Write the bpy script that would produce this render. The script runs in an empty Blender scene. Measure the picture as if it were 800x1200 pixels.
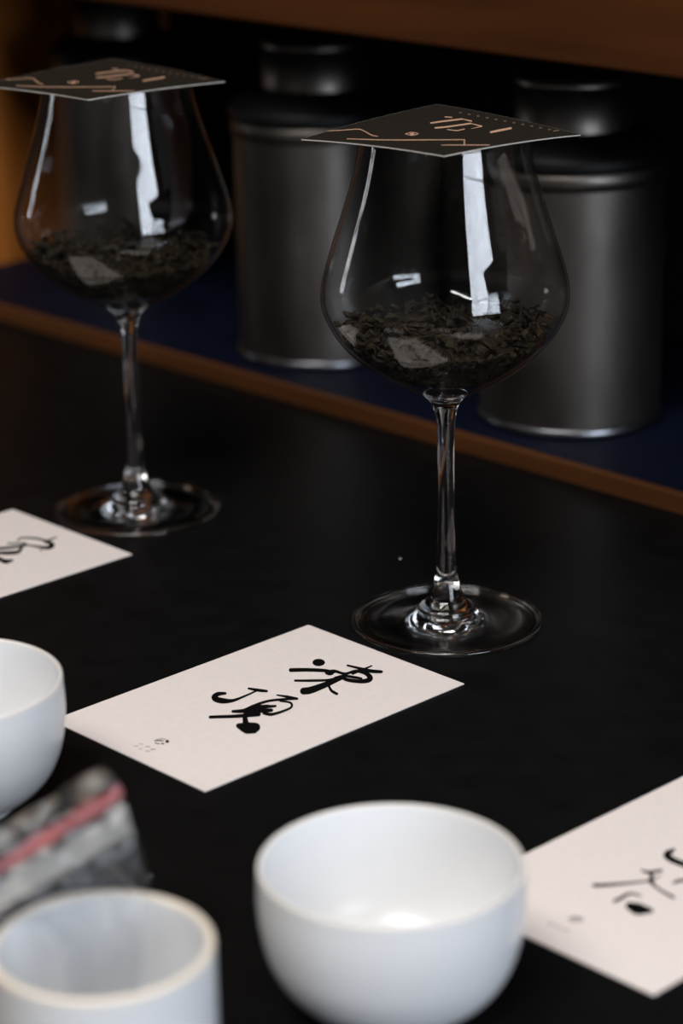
import bpy, bmesh, math, random
from mathutils import Vector, Matrix, noise
S = bpy.context.scene
COL = S.collection
MM = 0.001
TOP = 0.90            # height of the counter top above the floor (m)

# ---------------------------------------------------------------- camera
cam_data = bpy.data.cameras.new('camera')
cam = bpy.data.objects.new('camera', cam_data); COL.objects.link(cam)
cam_data.sensor_fit = 'VERTICAL'; cam_data.sensor_height = 36.0; cam_data.lens = 87.0
cam_data.clip_start = 0.02; cam_data.clip_end = 50
_r = Vector((0.69796, 0.71590, -0.01855)); _u = Vector((-0.22480, 0.24361, 0.94346)); _w = Vector((-0.67994, 0.65433, -0.33096))
cam.matrix_world = Matrix(((_r.x, _u.x, -_w.x, 0.7296), (_r.y, _u.y, -_w.y, -0.7679), (_r.z, _u.z, -_w.z, TOP + 0.4256), (0, 0, 0, 1)))
cam_data.dof.use_dof = True; cam_data.dof.focus_distance = 1.078; cam_data.dof.aperture_fstop = 6.0
S.camera = cam

# ---------------------------------------------------------------- world, exposure, window light and fill
S.view_settings.view_transform = 'Standard'; S.view_settings.look = 'None'
S.view_settings.gamma = 1.0; S.view_settings.exposure = 0.0
try: S.view_settings.use_curve_mapping = False
except Exception: pass
S.cycles.transparent_max_bounces = 32; S.cycles.max_bounces = 14; S.cycles.transmission_bounces = 12; S.cycles.glossy_bounces = 8
world = bpy.data.worlds.new('world'); S.world = world; world.use_nodes = True
world.node_tree.nodes['Background'].inputs[0].default_value = (0.75, 0.85, 1.0, 1); world.node_tree.nodes['Background'].inputs[1].default_value = 0.6
def area(name, loc, direction, sx, sy, power, color):
    l = bpy.data.lights.new(name, 'AREA'); l.shape = 'RECTANGLE'; l.size = sx; l.size_y = sy; l.energy = power; l.color = color
    o = bpy.data.objects.new(name, l); COL.objects.link(o); o.location = loc
    o.rotation_euler = Vector(direction).to_track_quat('-Z', 'Y').to_euler()
    return o
# light through the two wall windows, plus an added overhead fill (each light fills its window opening, outside the room)
area('daylight_and_fill', (2.46, -0.40, TOP + 0.77), (-1, 0, 0), 1.20, 1.30, 60, (0.82, 0.89, 1.0))
area('daylight_and_fill', (-3.36, -1.28, TOP + 0.43), (1, 0, 0), 0.30, 0.50, 3, (0.95, 0.97, 1.0))
area('daylight_and_fill', (0.55, -1.35, 2.92), (0, 0, -1), 1.6, 1.1, 66, (1.0, 0.965, 0.92))  # added overhead fill that brightens the cards and cups

# ---------------------------------------------------------------- print on the cards: ribbons (left x, left y, right x, right y ...) in card millimetres
CENTRE_INK = [[44.62,15.36,44.62,15.36,43.67,14.03,45.87,16.37,43.17,12.6,47.23,16.93,43.18,11.28,48.49,16.93,43.71,10.27,49.46,16.37,44.67,9.72,49.99,15.35,45.92,9.72,50.0,14.02,47.28,10.26,49.48,12.59,48.53,11.27,48.53,11.27],[31.53,16.56,31.53,16.56,30.86,15.65,32.37,17.31,30.54,14.82,33.16,17.7,30.66,14.29,33.68,17.63,31.71,13.34,34.69,16.63,32.76,12.41,35.71,15.65,33.81,11.48,36.73,14.66,34.84,10.51,37.74,13.62,35.85,9.48,38.72,12.52,36.86,8.34,39.71,11.33,37.88,7.11,40.72,10.05,38.88,5.86,41.7,8.74,39.79,4.66,42.57,7.47,40.57,3.58,43.3,6.29,41.17,2.66,43.83,5.22,41.65,1.84,44.19,4.22,42.05,1.07,44.46,3.28,42.44,0.29,44.7,2.37,42.87,-0.51,44.98,1.44,43.13,-0.67,44.95,1.02,43.6,-0.52,44.65,0.46,44.16,-0.11,44.16,-0.11],[25.19,6.31,25.19,6.31,24.8,5.79,25.67,6.73,24.6,5.31,26.11,6.93,24.66,5.0,26.41,6.88,25.63,3.92,27.42,5.84,26.58,2.82,28.44,4.8,27.55,1.73,29.45,3.77,28.54,0.66,30.48,2.75,29.58,-0.37,31.53,1.73,30.67,-1.41,32.61,0.67,31.79,-2.49,33.69,-0.45,32.96,-3.52,34.8,-1.51,34.18,-4.42,35.93,-2.45,35.46,-5.11,37.1,-3.16,36.82,-5.53,38.33,-3.6,38.23,-5.73,39.64,-3.83,39.66,-5.79,40.99,-3.93,41.08,-5.81,42.39,-4.01,42.48,-5.91,43.77,-4.15,42.84,-5.81,43.96,-4.29,43.27,-5.51,43.92,-4.63,43.67,-5.07,43.67,-5.07],[18.89,-4.29,18.89,-4.29,17.83,-5.84,20.31,-2.95,17.4,-7.19,21.7,-2.18,17.73,-7.98,22.7,-2.2,18.18,-8.28,23.22,-2.52,18.57,-8.61,23.67,-2.84,19.08,-8.98,24.07,-3.1,19.81,-9.31,24.55,-3.33,20.83,-9.52,25.29,-3.55,22.17,-9.62,26.39,-3.76,23.77,-9.64,27.78,-3.94,25.51,-9.6,29.34,-4.11,27.3,-9.52,30.94,-4.24,29.01,-9.42,32.48,-4.34,30.68,-9.29,33.97,-4.4,32.4,-9.1,35.53,-4.4,34.08,-8.9,37.07,-4.38,35.67,-8.7,38.56,-4.37,37.1,-8.52,39.9,-4.38,38.34,-8.39,41.05,-4.43,39.44,-8.27,42.05,-4.5,40.46,-8.16,42.95,-4.58,41.47,-8.06,43.83,-4.67,42.53,-7.95,44.75,-4.75,43.2,-7.72,45.13,-4.95,44.0,-7.13,45.11,-5.53,44.7,-6.33,44.7,-6.33],[32.69,-7.29,32.69,-7.29,32.26,-7.46,32.95,-7.38,31.77,-7.85,32.98,-7.71,31.36,-8.35,32.76,-8.19,30.67,-9.39,32.11,-9.26,29.93,-10.44,31.43,-10.34,29.17,-11.56,30.81,-11.33,28.45,-12.72,30.31,-12.21,27.85,-13.9,29.96,-12.97,27.47,-14.98,29.74,-13.67,27.27,-15.94,29.59,-14.4,27.17,-16.79,29.49,-15.17,27.11,-17.57,29.41,-15.98,27.0,-18.36,29.29,-16.82,27.09,-18.72,29.07,-17.39,27.46,-18.78,28.6,-18.01,28.01,-18.52,28.01,-18.52],[39.95,2.23,39.95,2.23,39.56,1.54,40.56,2.91,39.5,1.01,41.24,3.39,39.78,0.79,41.79,3.54,40.59,0.71,42.56,3.47,41.43,0.71,43.38,3.49,42.17,0.68,44.26,3.46,42.78,0.53,45.1,3.24,43.28,0.17,45.78,2.66,43.61,-0.57,46.14,1.62,43.8,-1.7,46.23,0.27,43.96,-3.01,46.26,-1.13,44.23,-4.29,46.4,-2.37,44.79,-5.31,46.8,-3.22,45.76,-5.87,47.59,-3.63,46.98,-6.11,48.74,-3.77,48.23,-6.24,50.07,-3.79,49.3,-6.45,51.38,-3.89,50.02,-6.89,52.44,-4.3,50.46,-7.63,53.16,-5.06,50.73,-8.58,53.68,-5.99,50.85,-9.64,54.02,-7.04,50.83,-10.72,54.22,-8.14,50.7,-11.7,54.26,-9.26,50.43,-12.6,54.1,-10.49,50.0,-13.54,53.71,-11.84,49.52,-14.41,53.15,-13.21,49.1,-15.03,52.41,-14.58,49.06,-15.06,51.32,-16.07,49.57,-14.58,49.7,-17.61,49.86,-14.41,48.21,-18.49,49.7,-14.5,47.13,-18.81,49.27,-14.61,46.3,-18.84,48.75,-14.64,45.57,-18.72,48.15,-14.57,44.89,-18.46,47.5,-14.37,44.23,-18.05,46.82,-14.05,43.6,-17.51,46.17,-13.6,43.0,-16.86,45.57,-13.02,42.46,-16.11,45.01,-12.25,41.92,-15.21,44.46,-11.28,41.38,-14.16,43.96,-10.22,40.89,-13.02,43.57,-9.17,40.5,-11.87,43.31,-8.24,40.26,-10.76,43.23,-7.48,40.24,-9.69,43.28,-6.76,40.41,-8.64,43.41,-6.01,40.68,-7.67,43.6,-5.16,40.95,-6.8,43.74,-4.29,41.17,-5.93,43.68,-3.85,41.45,-5.28,43.29,-3.76,42.0,-4.58,42.68,-4.02,42.68,-4.02],[38.99,-4.38,38.99,-4.38,38.64,-4.95,39.5,-3.84,38.56,-5.4,40.05,-3.48,38.76,-5.62,40.48,-3.39,39.62,-5.79,41.32,-3.56,40.51,-5.9,42.19,-3.68,41.35,-6.04,43.08,-3.83,42.09,-6.28,43.95,-4.11,42.73,-6.7,44.71,-4.59,43.24,-7.41,45.35,-5.36,43.68,-8.37,45.89,-6.32,44.05,-9.44,46.35,-7.36,44.4,-10.49,46.74,-8.37,44.75,-11.37,47.08,-9.24,45.1,-12.02,47.35,-9.96,45.42,-12.55,47.54,-10.61,45.72,-13.01,47.69,-11.22,46.02,-13.45,47.82,-11.81,46.33,-13.92,47.98,-12.42,46.54,-14.04,47.96,-12.74,46.91,-13.93,47.73,-13.18,47.34,-13.61,47.34,-13.61],[40.6,2.75,40.6,2.75,39.91,1.81,41.5,3.48,39.53,0.79,42.47,3.89,39.52,-0.13,43.35,3.91,39.87,-0.83,44.02,3.54,40.54,-1.2,44.38,2.83,41.42,-1.18,44.36,1.9,42.38,-0.78,43.97,0.89,43.28,-0.05,43.28,-0.05],[52.92,2.22,52.92,2.22,52.51,1.78,53.36,2.52,52.24,1.33,53.72,2.59,52.18,0.97,53.89,2.43,52.38,-0.2,54.18,1.33,52.59,-1.36,54.46,0.24,52.79,-2.52,54.75,-0.85,52.99,-3.7,55.04,-1.96,53.19,-4.93,55.36,-3.09,53.35,-6.25,55.71,-4.27,53.48,-7.67,56.06,-5.51,53.63,-9.09,56.44,-6.72,53.84,-10.45,56.82,-7.87,54.16,-11.64,57.22,-8.9,54.63,-12.62,57.65,-9.79,55.2,-13.41,58.1,-10.6,55.82,-14.1,58.59,-11.38,56.45,-14.74,59.08,-12.16,57.04,-15.43,59.57,-12.97,57.42,-15.55,59.61,-13.42,58.03,-15.31,59.3,-14.08,58.72,-14.77,58.72,-14.77],[60.48,-6.44,60.48,-6.44,60.65,-6.12,60.19,-6.76,60.66,-5.89,59.86,-7.0,60.51,-5.8,59.59,-7.09,59.52,-5.77,58.53,-7.16,58.56,-5.73,57.49,-7.23,57.59,-5.69,56.45,-7.31,56.56,-5.67,55.36,-7.37,55.42,-5.67,54.19,-7.44,54.15,-5.71,52.9,-7.51,52.78,-5.77,51.54,-7.57,51.35,-5.84,50.12,-7.63,49.91,-5.92,48.7,-7.69,48.5,-5.99,47.3,-7.75,48.12,-6.12,47.08,-7.65,47.68,-6.46,47.08,-7.33,47.3,-6.9,47.3,-6.9],[5.59,14.7,5.59,14.7,5.22,14.26,6.0,15.01,4.99,13.81,6.35,15.12,4.96,13.47,6.54,14.98,5.17,12.51,6.94,14.2,5.36,11.52,7.34,13.41,5.56,10.55,7.74,12.63,5.8,9.61,8.13,11.87,6.09,8.74,8.5,11.11,6.46,7.97,8.85,10.37,6.89,7.28,9.19,9.62,7.34,6.64,9.53,8.88,7.8,6.02,9.86,8.12,8.24,5.38,10.2,7.37,8.52,5.26,10.22,6.98,8.98,5.43,9.96,6.43,9.51,5.86,9.51,5.86],[6.83,9.84,6.83,9.84,7.0,10.21,6.53,9.45,6.98,10.47,6.17,9.15,6.79,10.55,5.85,9.03,5.45,10.44,4.49,8.89,4.11,10.32,3.15,8.74,2.78,10.2,1.79,8.59,1.46,10.12,0.42,8.46,0.13,10.1,-0.98,8.34,-1.27,10.1,-2.46,8.21,-2.73,10.11,-4.02,8.07,-4.14,10.17,-5.58,7.95,-5.4,10.34,-7.05,7.9,-6.4,10.64,-8.34,7.96,-7.1,11.12,-9.43,8.15,-7.59,11.74,-10.36,8.43,-7.95,12.44,-11.16,8.79,-8.24,13.18,-11.84,9.22,-8.53,13.89,-12.42,9.71,-8.8,14.58,-12.93,10.31,-9.03,15.28,-13.33,11.02,-9.2,15.98,-13.62,11.79,-9.31,16.62,-13.81,12.58,-9.36,17.14,-13.89,13.38,-9.35,17.54,-13.85,14.22,-9.34,17.79,-13.65,15.17,-9.39,17.78,-13.21,16.32,-9.71,17.31,-12.32,17.81,-10.38,16.6,-10.9,19.4,-10.62,16.45,-9.63,20.3,-10.31,16.67,-8.64,20.75,-9.78,16.94,-7.74,21.01,-9.19,17.17,-6.89,21.11,-8.64,17.3,-6.13,21.02,-8.1,17.31,-5.51,20.7,-7.51,17.16,-5.02,20.21,-6.88,16.91,-4.59,19.64,-6.22,16.62,-4.18,19.07,-5.57,16.38,-3.77,18.54,-5.22,16.36,-3.67,18.23,-4.72,16.63,-3.83,17.72,-4.21,17.13,-4.21,17.13],[9.32,0.36,9.32,0.36,9.05,0.05,9.62,0.59,8.89,-0.27,9.87,0.67,8.88,-0.5,10.02,0.58,9.16,-1.5,10.48,-0.24,9.44,-2.51,10.95,-1.06,9.71,-3.5,11.42,-1.88,9.99,-4.49,11.86,-2.71,10.27,-5.45,12.27,-3.58,10.56,-6.38,12.62,-4.47,10.86,-7.29,12.92,-5.39,11.16,-8.19,13.2,-6.32,11.46,-9.1,13.48,-7.25,11.76,-10.0,13.76,-8.17,11.99,-10.18,13.72,-8.59,12.42,-10.06,13.42,-9.15,12.95,-9.69,12.95,-9.69],[13.14,-9.41,13.14,-9.41,13.5,-8.9,12.68,-9.83,13.66,-8.45,12.24,-10.05,13.58,-8.17,11.93,-10.01,12.64,-7.33,10.95,-9.23,11.71,-6.49,9.97,-8.43,10.76,-5.65,8.99,-7.65,9.79,-4.83,7.99,-6.88,8.77,-4.06,6.96,-6.16,7.71,-3.32,5.91,-5.43,6.62,-2.59,4.84,-4.69,5.49,-1.9,3.75,-4.01,4.32,-1.3,2.63,-3.42,3.11,-0.82,1.46,-2.99,1.84,-0.49,0.23,-2.73,0.54,-0.28,-1.06,-2.6,-0.79,-0.15,-2.39,-2.58,-2.12,-0.09,-3.76,-2.63,-3.45,-0.06,-5.13,-2.72,-4.81,-0.07,-6.52,-2.89,-6.17,-0.16,-7.93,-3.14,-7.53,-0.28,-9.36,-3.45,-8.88,-0.4,-10.82,-3.77,-10.21,-0.51,-12.27,-4.07,-10.97,-0.84,-12.75,-3.92,-11.8,-1.55,-12.83,-3.34,-12.48,-2.47,-12.48,-2.47],[5.75,-5.4,5.75,-5.4,5.49,-5.72,6.05,-5.17,5.35,-6.03,6.31,-5.07,5.36,-6.25,6.46,-5.14,5.77,-7.19,7.01,-5.94,6.26,-8.14,7.64,-6.75,6.7,-9.07,8.24,-7.57,6.98,-9.94,8.67,-8.42,7.0,-10.66,8.8,-9.38,6.82,-11.24,8.49,-10.53,6.52,-11.79,7.81,-11.77,6.14,-12.28,6.86,-12.98,5.69,-12.72,5.74,-14.02,5.17,-13.06,4.56,-14.79,4.43,-13.31,3.4,-15.22,3.43,-13.45,2.21,-15.44,2.31,-13.49,0.98,-15.52,1.16,-13.44,-0.24,-15.52,0.06,-13.35,-1.41,-15.49,-1.03,-13.22,-2.59,-15.45,-2.17,-13.02,-3.83,-15.35,-3.25,-12.76,-5.04,-15.19,-4.19,-12.44,-6.13,-14.93,-4.9,-12.05,-7.02,-14.55,-5.34,-11.6,-7.61,-13.99,-5.58,-11.06,-7.95,-13.29,-5.74,-10.43,-8.12,-12.55,-5.88,-9.72,-8.25,-11.85,-6.09,-9.03,-8.44,-11.2,-6.35,-8.81,-8.39,-10.69,-6.86,-8.94,-8.04,-10.02,-7.48,-9.38,-7.48,-9.38],[-15.67,1.14,-15.67,1.14,-16.1,0.51,-15.12,1.66,-16.28,-0.05,-14.59,1.93,-16.18,-0.4,-14.23,1.89,-15.48,-1.2,-13.31,1.31,-14.82,-2.04,-12.42,0.72,-14.12,-2.88,-11.54,0.15,-13.31,-3.66,-10.6,-0.37,-12.32,-4.34,-9.58,-0.84,-11.1,-4.84,-8.39,-1.2,-9.72,-5.2,-7.03,-1.48,-8.29,-5.49,-5.59,-1.76,-6.9,-5.8,-4.15,-2.13,-5.61,-6.18,-2.84,-2.68,-4.41,-6.68,-1.73,-3.44,-3.23,-7.24,-0.75,-4.33,-2.05,-7.85,0.15,-5.3,-0.87,-8.47,1.01,-6.29,0.32,-9.08,1.91,-7.23,0.62,-9.1,2.01,-7.5,1.06,-8.87,1.86,-7.95,1.51,-8.45,1.51,-8.45],[-26.17,3.68,-26.17,3.68,-26.63,3.0,-25.57,4.25,-26.83,2.38,-25.0,4.54,-26.73,1.99,-24.61,4.49,-25.28,0.65,-23.12,3.18,-23.8,-0.73,-21.61,1.83,-22.34,-2.09,-20.11,0.51,-20.92,-3.39,-18.66,-0.74,-19.58,-4.57,-17.28,-1.86,-18.3,-5.65,-15.94,-2.85,-17.06,-6.65,-14.63,-3.74,-15.9,-7.57,-13.38,-4.55,-14.83,-8.39,-12.23,-5.28,-13.9,-9.09,-11.24,-5.92,-13.13,-9.65,-10.45,-6.45,-12.52,-10.07,-9.84,-6.86,-11.99,-10.4,-9.33,-7.2,-11.49,-10.72,-8.83,-7.53,-10.95,-11.07,-8.29,-7.9,-10.41,-11.09,-8.11,-8.34,-9.67,-10.69,-8.34,-9.1,-8.91,-9.96,-8.91,-9.96],[-13.32,-3.9,-13.32,-3.9,-13.89,-4.82,-12.52,-3.08,-14.09,-5.6,-11.71,-2.59,-13.85,-6.04,-11.11,-2.57,-12.9,-6.51,-10.14,-3.03,-11.94,-6.97,-9.18,-3.48,-10.99,-7.44,-8.2,-3.94,-10.05,-7.92,-7.23,-4.44,-9.11,-8.44,-6.27,-5.01,-8.16,-9.01,-5.34,-5.66,-7.21,-9.63,-4.44,-6.38,-6.25,-10.27,-3.55,-7.13,-5.28,-10.93,-2.67,-7.89,-4.31,-11.57,-1.78,-8.63,-3.83,-11.61,-1.63,-9.06,-3.13,-11.24,-1.87,-9.77,-2.42,-10.57,-2.42,-10.57],[-6.49,-1.46,-6.49,-1.46,-6.88,-2.02,-5.99,-0.98,-7.04,-2.52,-5.5,-0.72,-6.94,-2.83,-5.16,-0.75,-5.22,-4.13,-3.44,-2.05,-3.49,-5.43,-1.71,-3.36,-1.77,-6.74,0.01,-4.66,-1.43,-6.77,0.12,-4.97,-0.94,-6.51,-0.05,-5.47,-0.44,-6.04,-0.44,-6.04],[-13.01,-4.09,-13.01,-4.09,-13.57,-4.12,-12.79,-4.5,-14.32,-4.57,-12.98,-5.24,-15.07,-5.33,-13.52,-6.1,-16.66,-7.13,-14.87,-8.02,-18.26,-8.92,-16.21,-9.94,-19.84,-10.71,-17.56,-11.85,-20.63,-11.97,-18.65,-12.96,-20.9,-13.05,-19.76,-13.62,-20.58,-13.65,-20.58,-13.65],[-23.63,-10.86,-23.63,-10.86,-24.57,-11.93,-22.61,-10.16,-25.18,-13.05,-21.79,-9.99,-25.3,-13.95,-21.38,-10.41,-25.62,-15.18,-20.71,-10.8,-26.02,-16.48,-20.01,-11.17,-26.36,-17.83,-19.35,-11.46,-26.5,-19.14,-18.75,-11.68,-26.32,-20.27,-18.29,-11.9,-25.75,-21.04,-17.94,-12.26,-24.96,-21.46,-17.61,-12.78,-24.08,-21.66,-17.25,-13.42,-23.23,-21.79,-16.83,-14.11,-22.46,-21.98,-16.39,-14.79,-21.27,-22.07,-16.01,-15.84,-19.58,-21.17,-16.54,-17.58,-17.85,-19.53,-17.85,-19.53],[-25.4,-17.88,-25.4,-17.88,-26.2,-19.0,-24.4,-16.97,-26.57,-20.03,-23.45,-16.53,-26.42,-20.7,-22.82,-16.66,-25.52,-21.37,-22.16,-17.61,-24.62,-22.04,-21.51,-18.57,-23.72,-22.71,-20.85,-19.52,-23.22,-22.82,-20.74,-20.05,-22.47,-22.47,-21.04,-20.88,-21.67,-21.76,-21.67,-21.76]]
CENTRE_LOGO = [[-57.53,1.82,-57.53,1.82,-57.62,1.66,-57.4,1.97,-57.64,1.53,-57.26,2.06,-57.59,1.46,-57.15,2.07,-57.38,1.32,-56.9,2.01,-57.17,1.21,-56.64,1.98,-56.97,1.09,-56.37,1.92,-56.76,0.94,-56.09,1.82,-56.52,0.74,-55.8,1.63,-56.24,0.46,-55.51,1.33,-55.93,0.11,-55.21,0.95,-55.6,-0.27,-54.91,0.52,-55.27,-0.66,-54.62,0.09,-54.94,-1.04,-54.32,-0.32,-54.84,-1.07,-54.3,-0.45,-54.68,-1.0,-54.37,-0.64,-54.51,-0.84,-54.51,-0.84],[-55.91,2.23,-55.91,2.23,-55.95,2.14,-55.84,2.3,-55.96,2.08,-55.78,2.35,-55.93,2.05,-55.72,2.36,-55.57,1.93,-55.35,2.26,-55.19,1.84,-54.96,2.18,-54.82,1.73,-54.57,2.09,-54.48,1.59,-54.21,1.96,-54.19,1.38,-53.89,1.76,-53.95,1.09,-53.62,1.46,-53.75,0.72,-53.4,1.1,-53.57,0.32,-53.21,0.69,-53.4,-0.11,-53.03,0.29,-53.22,-0.51,-52.83,-0.1,-53.16,-0.54,-52.83,-0.19,-53.07,-0.51,-52.88,-0.3,-52.97,-0.42,-52.97,-0.42],[-54.57,-1.84,-54.57,-1.84,-54.9,-2.33,-54.15,-1.44,-55.1,-2.83,-53.72,-1.18,-55.13,-3.27,-53.33,-1.11,-54.99,-3.57,-53.04,-1.25,-54.71,-3.7,-52.9,-1.55,-54.32,-3.64,-52.94,-1.99,-53.88,-3.38,-53.14,-2.49,-53.47,-2.98,-53.47,-2.98],[-58.51,0.09,-58.51,0.09,-58.66,-0.11,-58.34,0.22,-58.75,-0.3,-58.19,0.26,-58.76,-0.45,-58.11,0.2,-58.57,-1.01,-57.92,-0.36,-58.39,-1.57,-57.74,-0.91,-58.2,-2.12,-57.55,-1.47,-58.12,-2.19,-57.56,-1.62,-57.98,-2.14,-57.65,-1.82,-57.8,-2.01,-57.8,-2.01],[-57.16,-2.07,-57.16,-2.07,-57.34,-2.33,-56.93,-1.87,-57.43,-2.58,-56.73,-1.79,-57.41,-2.75,-56.6,-1.84,-57.18,-3.02,-56.42,-2.18,-56.94,-3.29,-56.25,-2.52,-56.7,-3.56,-56.07,-2.86,-56.6,-3.6,-56.06,-2.99,-56.44,-3.53,-56.13,-3.18,-56.27,-3.38,-56.27,-3.38]]
CENTRE_SUB = [[-66.45,4.17,-66.45,4.17,-66.57,3.99,-66.29,4.31,-66.63,3.82,-66.15,4.38,-66.61,3.7,-66.06,4.35,-66.3,3.29,-65.75,3.94,-66.0,2.88,-65.45,3.53,-65.69,2.48,-65.14,3.12,-65.6,2.45,-65.12,3.0,-65.46,2.51,-65.18,2.83,-65.3,2.65,-65.3,2.65],[-63.57,4.17,-63.57,4.17,-63.68,4.01,-63.43,4.29,-63.74,3.86,-63.31,4.35,-63.73,3.75,-63.23,4.32,-63.43,3.31,-62.93,3.87,-63.13,2.86,-62.64,3.43,-62.84,2.42,-62.34,2.98,-62.76,2.39,-62.33,2.88,-62.63,2.44,-62.39,2.72,-62.5,2.56,-62.5,2.56],[-66.58,0.57,-66.58,0.57,-66.69,0.41,-66.44,0.69,-66.76,0.26,-66.32,0.73,-66.75,0.15,-66.25,0.7,-66.53,-0.26,-66.03,0.29,-66.31,-0.67,-65.81,-0.12,-66.09,-1.08,-65.59,-0.53,-66.01,-1.12,-65.58,-0.64,-65.89,-1.07,-65.64,-0.8,-65.76,-0.96,-65.76,-0.96],[-63.6,0.27,-63.6,0.27,-63.75,0.05,-63.41,0.44,-63.82,-0.16,-63.24,0.52,-63.8,-0.3,-63.13,0.49,-63.46,-0.75,-62.78,0.04,-63.11,-1.19,-62.44,-0.41,-62.77,-1.64,-62.1,-0.86,-62.66,-1.67,-62.07,-1.0,-62.49,-1.6,-62.15,-1.21,-62.3,-1.42,-62.3,-1.42],[-66.18,-3.2,-66.18,-3.2,-66.32,-3.39,-66.01,-3.05,-66.4,-3.58,-65.86,-2.99,-66.39,-3.72,-65.76,-3.03,-66.13,-4.16,-65.51,-3.48,-65.87,-4.61,-65.25,-3.93,-65.61,-5.06,-64.99,-4.37,-65.52,-5.1,-64.98,-4.51,-65.37,-5.04,-65.06,-4.7,-65.2,-4.89,-65.2,-4.89],[-63.77,-3.32,-63.77,-3.32,-63.94,-3.58,-63.55,-3.12,-64.03,-3.82,-63.34,-3.03,-64.0,-3.99,-63.21,-3.07,-63.64,-4.45,-62.85,-3.53,-63.28,-4.92,-62.49,-4.0,-62.92,-5.38,-62.13,-4.46,-62.79,-5.42,-62.1,-4.63,-62.59,-5.33,-62.19,-4.87,-62.37,-5.13,-62.37,-5.13]]
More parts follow.
